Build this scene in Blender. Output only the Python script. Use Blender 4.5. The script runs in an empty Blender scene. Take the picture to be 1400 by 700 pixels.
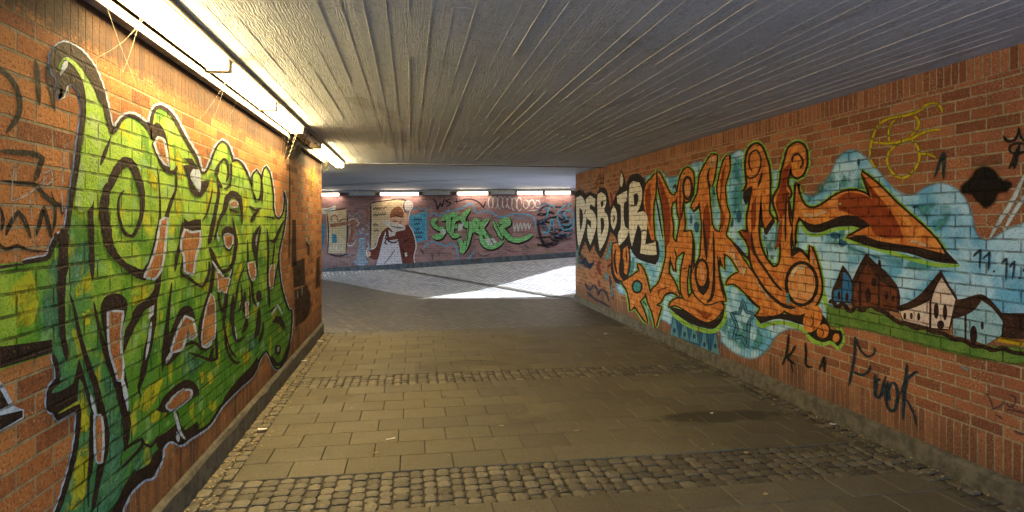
import bpy, bmesh, math, random
from mathutils import Vector, Matrix
from mathutils.geometry import tessellate_polygon

random.seed(7)
S = bpy.context.scene
COL = S.collection
R = math.radians

# ------------------------------------------------------------------ survey of the place (metres; floor z = 0, tunnel runs along +Y)
EYE = Vector((0.0, 0.0, 1.65))
YAW = math.atan(139 / 850)                # the lens looks this much to the right of the tunnel's axis
CS, SN = math.cos(YAW), math.sin(YAW)
XL, XR, ZC = -1.324, 3.515, 2.70          # left wall face, right wall face, ceiling height
YL, YR = 9.75, 13.0                       # where the left and the right wall end
FA, FB = 440.0, 785.0


def ray(px, py):
    a, b = (px - 700) / 850, (306 - py) / 850
    return Vector((a * CS + SN, CS - a * SN, b))


def at_depth(px, py, d):
    return EYE + ray(px, py) * d


P1 = at_depth(440, 374, 20.25)
P2 = at_depth(545, 368, 19.75)
P3 = at_depth(785, 351.5, 18.95)
W1 = Vector((P1.x, P1.y, 0)); W3 = Vector((P3.x, P3.y, 0))
WDIR = (W3 - W1).normalized()

# ------------------------------------------------------------------ object helpers


def link(o, parent=None):
    COL.objects.link(o)
    if parent is not None:
        o.parent = parent
    return o


def mesh_obj(name, verts, faces, mat=None, parent=None, smooth=False, cover=None, tint=None):
    me = bpy.data.meshes.new(name)
    me.from_pydata([tuple(v) for v in verts], [], faces)
    if mat:
        me.materials.append(mat)
    if smooth:
        for p in me.polygons:
            p.use_smooth = True
    if cover is not None:
        a = me.attributes.new('cover', 'FLOAT', 'POINT')
        a.data.foreach_set('value', cover)
    if tint is not None:
        a = me.attributes.new('tint', 'FLOAT', 'FACE')
        a.data.foreach_set('value', tint)
    me.update()
    return link(bpy.data.objects.new(name, me), parent)


def tag(o, label=None, category=None, group=None, kind=None):
    if label: o['label'] = label
    if category: o['category'] = category
    if group: o['group'] = group
    if kind: o['kind'] = kind
    return o


class MB:
    """collects shapes for one mesh"""
    def __init__(self):
        self.v, self.f, self.t = [], [], []

    def add(self, vs, fs, t=0.5):
        n = len(self.v)
        self.v += [Vector(q) for q in vs]
        self.f += [tuple(i + n for i in f) for f in fs]
        self.t += [t] * len(fs)

    def box(self, a, b, t=0.5):
        x0, y0, z0 = a; x1, y1, z1 = b
        vs = [(x0, y0, z0), (x1, y0, z0), (x1, y1, z0), (x0, y1, z0), (x0, y0, z1), (x1, y0, z1), (x1, y1, z1), (x0, y1, z1)]
        self.add(vs, [(0, 3, 2, 1), (4, 5, 6, 7), (0, 1, 5, 4), (1, 2, 6, 5), (2, 3, 7, 6), (3, 0, 4, 7)], t)

    def prism(self, poly, z0, z1, t=0.5):
        n = len(poly)
        vs = [(p[0], p[1], z0) for p in poly] + [(p[0], p[1], z1) for p in poly]
        fs = [tuple(range(n - 1, -1, -1)), tuple(range(n, 2 * n))]
        fs += [(i, (i + 1) % n, n + (i + 1) % n, n + i) for i in range(n)]
        self.add(vs, fs, t)

    def tube(self, pts, r, n=6, t=0.5):
        pts = [Vector(p) for p in pts]
        vs, fs = [], []
        for i, p in enumerate(pts):
            d = (pts[min(i + 1, len(pts) - 1)] - pts[max(i - 1, 0)]).normalized()
            a = d.orthogonal().normalized(); b = d.cross(a)
            for k in range(n):
                th = 2 * math.pi * k / n
                vs.append(p + (a * math.cos(th) + b * math.sin(th)) * r)
        for i in range(len(pts) - 1):
            for k in range(n):
                fs.append((i * n + k, i * n + (k + 1) % n, (i + 1) * n + (k + 1) % n, (i + 1) * n + k))
        fs.append(tuple(range(n - 1, -1, -1))); m = (len(pts) - 1) * n
        fs.append(tuple(m + k for k in range(n)))
        self.add(vs, fs, t)

    def build(self, name, mat=None, parent=None, smooth=False, tints=False):
        return mesh_obj(name, self.v, self.f, mat, parent, smooth, tint=self.t if tints else None)


# ------------------------------------------------------------------ node helpers
class NT:
    def __init__(self, tree):
        self.t = tree; self.n = tree.nodes; self.l = tree.links

    def node(self, typ, **kw):
        nd = self.n.new(typ)
        for k, v in kw.items():
            setattr(nd, k, v)
        return nd

    def put(self, sock, val):
        if hasattr(val, 'links') or isinstance(val, bpy.types.NodeSocket):
            self.l.new(val, sock)
        else:
            if sock.type == 'RGBA' and len(val) == 3:
                val = (*val, 1)
            sock.default_value = val

    def math(self, op, a, b=0.0, clamp=False):
        nd = self.node('ShaderNodeMath', operation=op, use_clamp=clamp)
        self.put(nd.inputs[0], a); self.put(nd.inputs[1], b)
        return nd.outputs[0]

    def mix(self, f, a, b, blend='MIX'):
        nd = self.node('ShaderNodeMix', data_type='RGBA', blend_type=blend, clamp_factor=True)
        self.put(nd.inputs[0], f); self.put(nd.inputs[6], a); self.put(nd.inputs[7], b)
        return nd.outputs[2]

    def mixf(self, f, a, b):
        nd = self.node('ShaderNodeMix', data_type='FLOAT', clamp_factor=True)
        self.put(nd.inputs[0], f); self.put(nd.inputs[2], a); self.put(nd.inputs[3], b)
        return nd.outputs[0]

    def ramp(self, f, stops, mode='LINEAR'):
        nd = self.node('ShaderNodeValToRGB')
        cr = nd.color_ramp; cr.interpolation = mode
        while len(cr.elements) < len(stops):
            cr.elements.new(0.5)
        for e, (p, c) in zip(cr.elements, stops):
            e.position = p
            e.color = (*c, 1) if hasattr(c, '__len__') else (c, c, c, 1)
        self.put(nd.inputs[0], f)
        return nd.outputs[0]

    def smooth(self, x, a, b):
        nd = self.node('ShaderNodeMapRange', interpolation_type='SMOOTHSTEP')
        self.put(nd.inputs[0], x)
        nd.inputs[1].default_value = a; nd.inputs[2].default_value = b
        return nd.outputs[0]

    def noise(self, vec, scale, detail=4, rough=0.55, dist=0.0):
        nd = self.node('ShaderNodeTexNoise')
        self.put(nd.inputs['Vector'], vec)
        nd.inputs['Scale'].default_value = scale; nd.inputs['Detail'].default_value = detail
        nd.inputs['Roughness'].default_value = rough; nd.inputs['Distortion'].default_value = dist
        return nd.outputs['Fac']

    def scale(self, vec, s):
        nd = self.node('ShaderNodeMapping')
        self.put(nd.inputs['Vector'], vec); nd.inputs['Scale'].default_value = s
        return nd.outputs[0]

    def obj(self):
        return self.node('ShaderNodeTexCoord').outputs['Object']

    def sep(self, v):
        nd = self.node('ShaderNodeSeparateXYZ'); self.put(nd.inputs[0], v); return nd.outputs

    def comb(self, x, y, z=0.0):
        nd = self.node('ShaderNodeCombineXYZ')
        for s, v in zip(nd.inputs, (x, y, z)): self.put(s, v)
        return nd.outputs[0]

    def bump(self, h, strength=1.0, dist=0.01, normal=None):
        nd = self.node('ShaderNodeBump')
        nd.inputs['Strength'].default_value = strength; nd.inputs['Distance'].default_value = dist
        self.put(nd.inputs['Height'], h)
        if normal is not None: self.put(nd.inputs['Normal'], normal)
        return nd.outputs[0]


def material(name):
    m = bpy.data.materials.new(name); m.use_nodes = True
    nt = NT(m.node_tree)
    b = nt.n['Principled BSDF']
    return m, nt, b


def plain(name, col, rough=0.6, metal=0.0, vary=0.25, scale=14.0, bump=0.0):
    m, t, b = material(name)
    o = t.obj()
    n = t.noise(o, scale, 5, 0.65)
    c2 = tuple(c * (1 - vary) for c in col); c1 = tuple(min(1, c * (1 + vary * .5)) for c in col)
    t.put(b.inputs['Base Color'], t.mix(t.smooth(n, .35, .65), c2, c1))
    b.inputs['Roughness'].default_value = rough; b.inputs['Metallic'].default_value = metal
    if bump:
        t.put(b.inputs['Normal'], t.bump(n, 1.0, bump))
    return m


# ------------------------------------------------------------------ brickwork (a node group per wall: colour, relief, joint mask, per-brick tint)
def brick_group(name, vb, vt, sold_b, sold_t, dark, mid, light, mortar, grime_top=None, u_shift=0.0):
    g = bpy.data.node_groups.new(name, 'ShaderNodeTree')
    for nm, ty in (('Color', 'NodeSocketColor'), ('Height', 'NodeSocketFloat'), ('Joint', 'NodeSocketFloat'), ('Tint', 'NodeSocketFloat')):
        g.interface.new_socket(nm, in_out='OUTPUT', socket_type=ty)
    t = NT(g)
    out = t.node('NodeGroupOutput')
    o = t.obj()
    wob = t.node('ShaderNodeTexNoise'); t.put(wob.inputs['Vector'], o); wob.inputs['Scale'].default_value = 22; wob.inputs['Detail'].default_value = 3
    sv = t.node('ShaderNodeVectorMath', operation='MULTIPLY_ADD')
    t.put(sv.inputs[0], wob.outputs['Color']); sv.inputs[1].default_value = (.007, 0, .007); t.put(sv.inputs[2], o)
    x, y, z = t.sep(sv.outputs[0])

    def bricks(vec, w, h, off, ms):
        nd = t.node('ShaderNodeTexBrick')
        nd.offset = off; nd.offset_frequency = 2
        t.put(nd.inputs['Vector'], vec)
        nd.inputs['Color1'].default_value = (0, 0, 0, 1); nd.inputs['Color2'].default_value = (1, 1, 1, 1)
        nd.inputs['Mortar'].default_value = (.5, .5, .5, 1)
        nd.inputs['Scale'].default_value = 1.0; nd.inputs['Mortar Size'].default_value = ms
        nd.inputs['Mortar Smooth'].default_value = 0.35; nd.inputs['Bias'].default_value = 0.0
        nd.inputs['Brick Width'].default_value = w; nd.inputs['Row Height'].default_value = h
        return nd.outputs['Color'], nd.outputs['Fac']

    c0, f0 = bricks(t.comb(t.math('ADD', x, u_shift + 40.0), t.math('SUBTRACT', z, vb - 7.45)), .2218, .0745, .5, .0068)
    c1, f1 = bricks(t.comb(t.math('SUBTRACT', z, vb - sold_b * 20), t.math('ADD', x, 40.0)), sold_b, .0575, 0.0, .0062)
    c2, f2 = bricks(t.comb(t.math('SUBTRACT', z, vt - sold_t * 20), t.math('ADD', x, 40.02)), sold_t, .0575, 0.0, .0062)
    mb = t.math('LESS_THAN', z, vb); mt = t.math('GREATER_THAN', z, vt)
    tint = t.mix(mt, t.mix(mb, c0, c1), c2)
    fac = t.mixf(mt, t.mixf(mb, f0, f1), f2)
    tint = t.math('MULTIPLY', tint, 1.0)
    fine = t.noise(o, 85, 3, .75)
    med = t.noise(o, 30, 5, .65)
    big = t.noise(o, 1.7, 3, .5)
    tv = t.math('ADD', t.math('MULTIPLY', tint, .75), t.math('MULTIPLY', t.math('SUBTRACT', med, .36), .75))
    bc = t.ramp(tv, [(0.0, dark), (.45, mid), (.95, light)])
    bc = t.mix(t.math('MULTIPLY', t.smooth(fine, .55, .66), t.math('MULTIPLY', t.smooth(t.noise(o, 5, 4, .7), .38, .62), .75)), bc, (.62, .47, .33))      # pale mineral grains
    bc = t.mix(t.math('MULTIPLY', t.smooth(fine, .46, .36), .8), bc, (.03, .016, .012))      # pits
    mc = t.mix(t.smooth(med, .3, .7), tuple(c * .55 for c in mortar), mortar)
    col = t.mix(fac, bc, mc)
    col = t.mix(t.math('MULTIPLY', t.smooth(big, .55, .75), .45), col, (.05, .035, .025))
    blo = t.noise(o, 2.6, 6, .72, .8)
    col = t.mix(t.math('MULTIPLY', t.smooth(blo, .60, .74), .30), col, (.50, .42, .33))
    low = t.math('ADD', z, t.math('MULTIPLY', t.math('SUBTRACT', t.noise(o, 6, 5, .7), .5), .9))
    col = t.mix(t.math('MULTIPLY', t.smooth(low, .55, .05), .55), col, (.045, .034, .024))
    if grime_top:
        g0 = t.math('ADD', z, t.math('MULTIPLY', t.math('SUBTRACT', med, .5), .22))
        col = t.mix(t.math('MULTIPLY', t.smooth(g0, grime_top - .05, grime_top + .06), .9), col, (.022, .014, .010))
    h = t.math('SUBTRACT', 1.0, fac)
    h = t.math('ADD', h, t.math('MULTIPLY', med, .55))
    h = t.math('ADD', h, t.math('MULTIPLY', fine, .42))
    h = t.math('ADD', h, t.math('MULTIPLY', tint, .22))
    for nm, s in (('Color', col), ('Height', h), ('Joint', fac), ('Tint', tint)):
        t.l.new(s, out.inputs[nm])
    return g


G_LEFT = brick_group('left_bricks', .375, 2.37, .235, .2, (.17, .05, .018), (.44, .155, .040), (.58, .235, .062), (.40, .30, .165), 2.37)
G_RIGHT = brick_group('right_bricks', .37, 2.56, .25, .155, (.15, .052, .026), (.26, .093, .044), (.36, .145, .070), (.40, .325, .21))
G_FAR = brick_group('far_bricks', .16, 3.0, .25, .15, (.14, .072, .082), (.225, .118, .130), (.30, .165, .178), (.29, .24, .25))


def wall_material(name, group, bump=.009):
    m, t, b = material(name)
    g = t.node('ShaderNodeGroup'); g.node_tree = group
    t.put(b.inputs['Base Color'], g.outputs['Color'])
    b.inputs['Roughness'].default_value = .88; b.inputs['Specular IOR Level'].default_value = .2
    t.put(b.inputs['Normal'], t.bump(g.outputs['Height'], 1.0, bump))
    return m


PAINTS = {}


def paint(group, c1, c2=None, alpha=1.0, wear=.25, scale=9.0, soft=False, grad=None, rough=.75, blotch=False):
    """spray paint lying on the brickwork of one wall: two tones, worn off on some grains, thin in the joints"""
    key = (group.name, c1, c2, alpha, wear, scale, soft, grad, rough, blotch)
    if key in PAINTS:
        return PAINTS[key]
    m, t, b = material('spray_paint')
    g = t.node('ShaderNodeGroup'); g.node_tree = group
    o = t.obj()
    n = t.noise(o, scale, 5, .6, .4)
    fine = t.noise(o, 85, 3, .75)
    med = t.noise(o, 24, 4, .6)
    c2 = c2 or tuple(c * .75 for c in c1)
    col = t.mix(t.smooth(n, .38, .62), c1, c2)
    if grad == 'green':
        x, y, z = t.sep(o)
        low = t.math('ADD', t.math('MULTIPLY', t.math('SUBTRACT', n, .5), 2.6), z)
        col = t.mix(t.smooth(low, 1.75, .9), col, (.10, .30, .022))
        top = t.math('ADD', t.math('MULTIPLY', t.math('SUBTRACT', med, .5), 1.2), z)
        col = t.mix(t.math('MULTIPLY', t.smooth(top, 1.5, 2.1), .5), col, (.42, .66, .12))
        n2 = t.noise(o, 4.5, 3, .5)
        tu = t.math('ADD', x, t.math('ADD', t.math('MULTIPLY', z, .75), t.math('MULTIPLY', t.math('SUBTRACT', n2, .5), 1.5)))
        col = t.mix(t.math('MULTIPLY', t.math('MULTIPLY', t.smooth(tu, 4.1, 3.2), t.smooth(x, 2.46, 2.58)), .85), col, (.055, .24, .13))
        n3 = t.noise(o, 6.0, 2, .4)
        col = t.mix(t.math('MULTIPLY', t.smooth(n3, .6, .66), .75), col, (.58, .56, .02))
        n5 = t.noise(o, 3.4, 3, .5, .5)
        col = t.mix(t.math('MULTIPLY', t.smooth(n5, .54, .64), .7), col, (.035, .20, .02))
        n4 = t.noise(t.scale(o, (1.3, 1, 1.7)), 5.0, 2, .4)
        col = t.mix(t.math('MULTIPLY', t.smooth(n4, .58, .66), .6), col, (.28, .52, .20))
    col = t.mix(t.math('MULTIPLY', t.math('SUBTRACT', 1.0, g.outputs['Tint']), .28), col, t.mix(1.0, col, (.62, .62, .62), 'MULTIPLY'))
    col = t.mix(t.math('MULTIPLY', g.outputs['Joint'], t.math('ADD', .35, t.math('MULTIPLY', t.smooth(t.noise(o, 7, 3, .6), .38, .6), .6))), col, t.mix(1.0, col, (.28, .26, .26), 'MULTIPLY'))
    worn = t.math('MULTIPLY', t.smooth(fine, .56, .68), wear * 1.2)
    col = t.mix(worn, col, g.outputs['Color'])
    col = t.mix(t.math('MULTIPLY', t.smooth(fine, .47, .37), .6), col, t.mix(1.0, col, (.25, .25, .25), 'MULTIPLY'))
    t.put(b.inputs['Base Color'], col)
    b.inputs['Roughness'].default_value = rough; b.inputs['Specular IOR Level'].default_value = .12
    t.put(b.inputs['Normal'], t.bump(g.outputs['Height'], 1.0, .011))
    if soft or alpha < 1:
        a = t.node('ShaderNodeAttribute', attribute_name='cover').outputs['Fac']
        a = t.math('MULTIPLY', a, alpha)
        a = t.math('ADD', a, t.math('MULTIPLY', t.math('SUBTRACT', med, .5), t.math('MULTIPLY', t.math('MULTIPLY', a, t.math('SUBTRACT', 1.0, a)), 3.0)), clamp=True)
        if blotch:
            a = t.math('MULTIPLY', a, t.smooth(t.noise(o, 5.5, 4, .6, .6), .36, .60))
        t.put(b.inputs['Alpha'], a)
    PAINTS[key] = m
    return m


# ------------------------------------------------------------------ walls as frames one can paint on
class Wall:
    def __init__(self, origin, ex, group):
        self.o = Vector(origin); self.ex = Vector(ex).normalized(); self.ez = Vector((0, 0, 1))
        self.ey = self.ez.cross(self.ex)
        self.group = group
        self.obj = None

    def hit(self, px, py, off):
        """where the sight line meets the sheet OFF metres in front of the wall, in the wall's own coordinates"""
        d = ray(px, py)
        k = (-off - (EYE - self.o).dot(self.ey)) / d.dot(self.ey)
        q = EYE + d * k - self.o
        return Vector((q.dot(self.ex), -off, q.z))

    def matrix(self):
        m = Matrix((self.ex, self.ey, self.ez)).transposed().to_4x4()
        m.translation = self.o
        return m


LEFT = Wall((XL, 0, 0), (0, 1, 0), G_LEFT)
RIGHT = Wall((XR, YR, 0), (0, -1, 0), G_RIGHT)
FAR = Wall(W1, WDIR, G_FAR)


def cr(pts, closed, sub=4, corner=62):
    """Catmull-Rom through the points; sharp turns stay corners"""
    P = [Vector((p[0], p[1])) for p in pts]
    n = len(P)
    W = [p[2] if len(p) > 2 else None for p in pts]
    sharp = []
    for i in range(n):
        if not closed and i in (0, n - 1):
            sharp.append(True); continue
        a, b = P[i] - P[i - 1], P[(i + 1) % n] - P[i]
        if a.length < 1e-6 or b.length < 1e-6:
            sharp.append(True); continue
        sharp.append(math.degrees(a.angle(b)) > corner)
    out = []
    for i in range(n if closed else n - 1):
        p0, p1, p2, p3 = P[i - 1], P[i], P[(i + 1) % n], P[(i + 2) % n]
        L = (p2 - p1).length
        m1 = (p2 - p1) if sharp[i] else (p2 - p0).normalized() * L
        m2 = (p2 - p1) if sharp[(i + 1) % n] else (p3 - p1).normalized() * L
        if sharp[i] and not sharp[(i + 1) % n]: m1 = (p2 - p1) * 1.5 - m2 * .5
        if sharp[(i + 1) % n] and not sharp[i]: m2 = (p2 - p1) * 1.5 - m1 * .5
        for k in range(sub):
            s = k / sub
            h = p1 * (2 * s**3 - 3 * s**2 + 1) + m1 * (s**3 - 2 * s**2 + s) + p2 * (-2 * s**3 + 3 * s**2) + m2 * (s**3 - s**2)
            w = None if W[i] is None else W[i] + (W[(i + 1) % n] - W[i]) * s
            out.append((h, w))
    if not closed:
        out.append((P[-1], W[-1]))
    return out


class Layer:
    """one coat of paint: flat shapes traced on a wall, as ONE mesh"""
    def __init__(self, wall, off):
        self.w, self.off, self.v, self.f, self.c, self.marks = wall, off, [], [], [], []

    def _bump(self):
        self.off += .00002

    def poly(self, pts, sub=4, corner=50, feather=0.0):
        q = [p for p, _ in cr(pts, True, sub, corner)]
        self.marks.append((len(self.v), len(self.f)))
        n = len(self.v); m = len(q)
        if feather:
            area = sum(q[i].cross(q[(i + 1) % m]) if hasattr(q[i], 'cross') else 0 for i in range(m))
            sgn = 1 if area > 0 else -1
            inner = []
            for i in range(m):
                d = (q[(i + 1) % m] - q[i - 1])
                d = d.normalized() if d.length > 1e-6 else Vector((1, 0))
                inner.append(q[i] + Vector((-d.y, d.x)) * sgn * feather)
            self.v += [self.w.hit(p.x, p.y, self.off) for p in q] + [self.w.hit(p.x, p.y, self.off) for p in inner]
            self.c += [0.0] * m + [1.0] * m
            self.f += [(n + i, n + (i + 1) % m, n + m + (i + 1) % m, n + m + i) for i in range(m)]
            for tri in tessellate_polygon([[Vector((p.x, p.y, 0)) for p in inner]]):
                self.f.append(tuple(n + m + i for i in tri))
        else:
            self.v += [self.w.hit(p.x, p.y, self.off) for p in q]; self.c += [1.0] * m
            for tri in tessellate_polygon([[Vector((p.x, p.y, 0)) for p in q]]):
                self.f.append(tuple(n + i for i in tri))
        self._bump()
        return self

    def ell(self, cx, cy, rx, ry, rot=0, feather=0.0, n=10):
        r = R(rot)
        return self.poly([(cx + rx * math.cos(a) * math.cos(r) - ry * math.sin(a) * math.sin(r), cy + rx * math.cos(a) * math.sin(r) + ry * math.sin(a) * math.cos(r))
                          for a in (2 * math.pi * k / n for k in range(n))], 3, 80, feather)

    def stroke(self, pts, w=3.0, closed=False, taper=True, feather=0.0, sub=4, corner=70):
        P = [(p[0], p[1], p[2] if len(p) > 2 else w) for p in pts]
        q = cr(P, closed, sub, corner)
        self.marks.append((len(self.v), len(self.f)))
        m = len(q); n = len(self.v)
        rows = 4 if feather else 2
        for i, (p, ww) in enumerate(q):
            a = q[(i - 1) % m if closed else max(i - 1, 0)][0]; b = q[(i + 1) % m if closed else min(i + 1, m - 1)][0]
            d = (b - a); d = d.normalized() if d.length > 1e-6 else Vector((1, 0))
            nn = Vector((-d.y, d.x)); h = ww / 2
            if not closed and taper:
                e = min(i, m - 1 - i)
                h *= (.35, .8)[e] if e < 2 else 1
            h *= 1 + .10 * math.sin(i * 1.7 + p.x * .3)
            for s, c in (((-1, 0), (-1 + feather, 1), (1 - feather, 1), (1, 0)) if feather else ((-1, 1), (1, 1))):
                x = p + nn * h * s
                self.v.append(self.w.hit(x.x, x.y, self.off)); self.c.append(float(c))
        for i in range(m if closed else m - 1):
            j = (i + 1) % m
            for k in range(rows - 1):
                self.f.append((n + i * rows + k, n + i * rows + k + 1, n + j * rows + k + 1, n + j * rows + k))
        self._bump()
        return self

    def build(self, name, mat, parent, label=None, each=False):
        if each:                                   # one object per shape
            for i, (v0, f0) in enumerate(self.marks):
                v1, f1 = self.marks[i + 1] if i + 1 < len(self.marks) else (len(self.v), len(self.f))
                mesh_obj(name, self.v[v0:v1], [tuple(q - v0 for q in f) for f in self.f[f0:f1]], mat, parent, cover=self.c[v0:v1])
            return None
        o = mesh_obj(name, self.v, self.f, mat, parent, cover=self.c)
        if label: o['label'] = label
        return o
LAMP, LAMP_FAR, SKY, SUN, EXPOSURE = 10.6, 3.0, .15, 2.4, 3.25

# ================================================================== SETTING
# ------------------------------------------------------------------ materials of the setting
def concrete_board_material():
    m, t, b = material('board_marked_concrete')
    o = t.obj()
    x, y, z = t.sep(o)
    board = t.math('FLOOR', t.math('DIVIDE', t.math('ADD', x, 10.0), .107))
    wn = t.node('ShaderNodeTexWhiteNoise', noise_dimensions='1D'); t.put(wn.inputs['W'], board)
    tint = wn.outputs['Value']
    off = t.comb(t.math('MULTIPLY', tint, 30), t.math('MULTIPLY', tint, 90), 0)
    av = t.node('ShaderNodeVectorMath', operation='ADD'); t.put(av.inputs[0], o); t.put(av.inputs[1], off)
    p = av.outputs[0]
    wv = t.node('ShaderNodeTexWave', wave_type='BANDS', bands_direction='X', wave_profile='SIN')
    t.put(wv.inputs['Vector'], t.scale(p, (1, .16, 1)))
    wv.inputs['Scale'].default_value = 22; wv.inputs['Distortion'].default_value = 11; wv.inputs['Detail'].default_value = 3; wv.inputs['Detail Scale'].default_value = 1.6
    grain = wv.outputs['Fac']
    streak = t.noise(t.scale(p, (40, 5, 1)), 1.0, 4, .6)
    rough = t.noise(p, 60, 4, .7)
    big = t.noise(o, .9, 4, .6)
    strong = t.smooth(t.math('ADD', tint, t.math('MULTIPLY', t.math('SUBTRACT', big, .5), 1.4)), .25, .75)
    h = t.math('ADD', t.math('MULTIPLY', t.math('MULTIPLY', grain, strong), .42), t.math('ADD', t.math('MULTIPLY', streak, .12), t.math('MULTIPLY', rough, 1.1)))
    c = t.ramp(t.math('ADD', t.math('MULTIPLY', tint, .35), t.math('MULTIPLY', big, .65)), [(.25, (.37, .42, .48)), (.55, (.47, .52, .58)), (.85, (.56, .60, .65))])
    c = t.mix(t.math('MULTIPLY', t.smooth(streak, .5, .7), .4), c, (.34, .35, .365))
    spots = t.noise(t.scale(p, (7, 2.2, 1)), 2.2, 5, .7)
    c = t.mix(t.math('MULTIPLY', t.smooth(spots, .60, .74), .5), c, (.13, .13, .13))
    gr = t.noise(p, 42, 4, .75)
    c = t.mix(t.math('MULTIPLY', t.smooth(gr, .46, .34), .6), c, (.16, .16, .165))
    c = t.mix(t.math('MULTIPLY', t.smooth(gr, .56, .68), .45), c, (.72, .72, .70))
    c = t.mix(t.math('MULTIPLY', t.math('MULTIPLY', t.smooth(grain, .55, .9), strong), .42), c, (.20, .20, .21))
    wat = t.noise(t.scale(o, (1.1, .5, 1)), 1.5, 6, .7, .5)
    c = t.mix(t.math('MULTIPLY', t.smooth(wat, .54, .68), .45), c, (.17, .165, .155))
    t.put(b.inputs['Base Color'], c)
    b.inputs['Roughness'].default_value = .85
    t.put(b.inputs['Normal'], t.bump(h, 1.0, .0055))
    return m


def smooth_concrete():
    m, t, b = material('smooth_concrete')
    o = t.obj()
    n = t.noise(t.scale(o, (.6, 2.5, 1)), 1.6, 5, .65); f = t.noise(o, 45, 4, .7)
    t.put(b.inputs['Base Color'], t.ramp(n, [(.3, (.40, .46, .58)), (.7, (.54, .61, .73))]))  # bluer than bare concrete: daylight on the crossing ceiling put into the colour
    b.inputs['Roughness'].default_value = .7
    t.put(b.inputs['Normal'], t.bump(f, 1, .004))
    return m


def slab_material():
    m, t, b = material('worn_concrete_slab')
    o = t.obj()
    a = t.node('ShaderNodeAttribute', attribute_name='tint').outputs['Fac']
    big = t.noise(o, .8, 5, .6, .5); med = t.noise(o, 9, 5, .7); fine = t.noise(o, 110, 3, .75)
    v = t.math('ADD', t.math('MULTIPLY', a, .16), t.math('ADD', t.math('MULTIPLY', big, .62), t.math('MULTIPLY', med, .34)))
    c = t.ramp(v, [(.25, (.056, .049, .033)), (.55, (.105, .093, .063)), (.9, (.172, .153, .106))])
    c = t.mix(t.math('MULTIPLY', t.smooth(fine, .58, .72), .5), c, (.33, .29, .22))
    c = t.mix(t.math('MULTIPLY', t.smooth(fine, .42, .28), .6), c, (.05, .043, .033))
    st = t.noise(t.scale(o, (1.0, 1.5, 1)), .75, 4, .55, .8)
    c = t.mix(t.math('MULTIPLY', t.smooth(st, .57, .68), .6), c, (.05, .042, .03))
    dx, dy, _z = t.sep(o)
    ex = t.math('DIVIDE', t.math('SUBTRACT', dx, 2.62), .62); ey = t.math('DIVIDE', t.math('SUBTRACT', dy, 4.98), .17)
    rr_ = t.math('ADD', t.math('ADD', t.math('MULTIPLY', ex, ex), t.math('MULTIPLY', ey, ey)), t.math('MULTIPLY', t.math('SUBTRACT', t.noise(o, 5, 4, .6), .5), 2.2))
    c = t.mix(t.math('MULTIPLY', t.smooth(rr_, 1.15, .55), .72), c, (.026, .022, .016))
    gr = t.noise(o, 48, 4, .75)
    c = t.mix(t.math('MULTIPLY', t.smooth(gr, .46, .35), .55), c, (.03, .026, .018))
    c = t.mix(t.math('MULTIPLY', t.smooth(gr, .56, .68), .45), c, (.20, .175, .12))
    vo = t.node('ShaderNodeTexVoronoi', feature='F1'); t.put(vo.inputs['Vector'], t.comb(*t.sep(o)[:2])); vo.inputs['Scale'].default_value = 2.6
    gx = t.sep(vo.outputs['Color'])
    spot = t.math('MULTIPLY', t.smooth(vo.outputs['Distance'], .062, .045), t.math('GREATER_THAN', gx[0], .45))
    c = t.mix(t.math('MULTIPLY', spot, .7), c, t.mix(t.math('GREATER_THAN', gx[1], .6), (.028, .024, .02), (.22, .2, .16)))
    t.put(b.inputs['Base Color'], c)
    t.put(b.inputs['Roughness'], t.mixf(t.smooth(big, .4, .65), .62, .85)); b.inputs['Specular IOR Level'].default_value = .35
    t.put(b.inputs['Normal'], t.bump(t.math('ADD', t.math('MULTIPLY', fine, .4), med), 1, .003))
    return m


def cobble_material():
    m, t, b = material('granite_sett')
    o = t.obj()
    a = t.node('ShaderNodeAttribute', attribute_name='tint').outputs['Fac']
    med = t.noise(o, 30, 4, .7); fine = t.noise(o, 220, 3, .7)
    v = t.math('ADD', t.math('MULTIPLY', a, .5), t.math('MULTIPLY', med, .55))
    c = t.ramp(v, [(.2, (.052, .045, .032)), (.55, (.105, .092, .063)), (.95, (.19, .166, .118))])
    c = t.mix(t.math('MULTIPLY', t.smooth(fine, .56, .72), .5), c, (.4, .36, .28))
    c = t.mix(t.math('MULTIPLY', t.smooth(fine, .42, .28), .6), c, (.05, .045, .035))
    t.put(b.inputs['Base Color'], c)
    b.inputs['Roughness'].default_value = .6
    t.put(b.inputs['Normal'], t.bump(t.math('ADD', med, t.math('MULTIPLY', fine, .4)), 1, .006))
    return m


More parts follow.
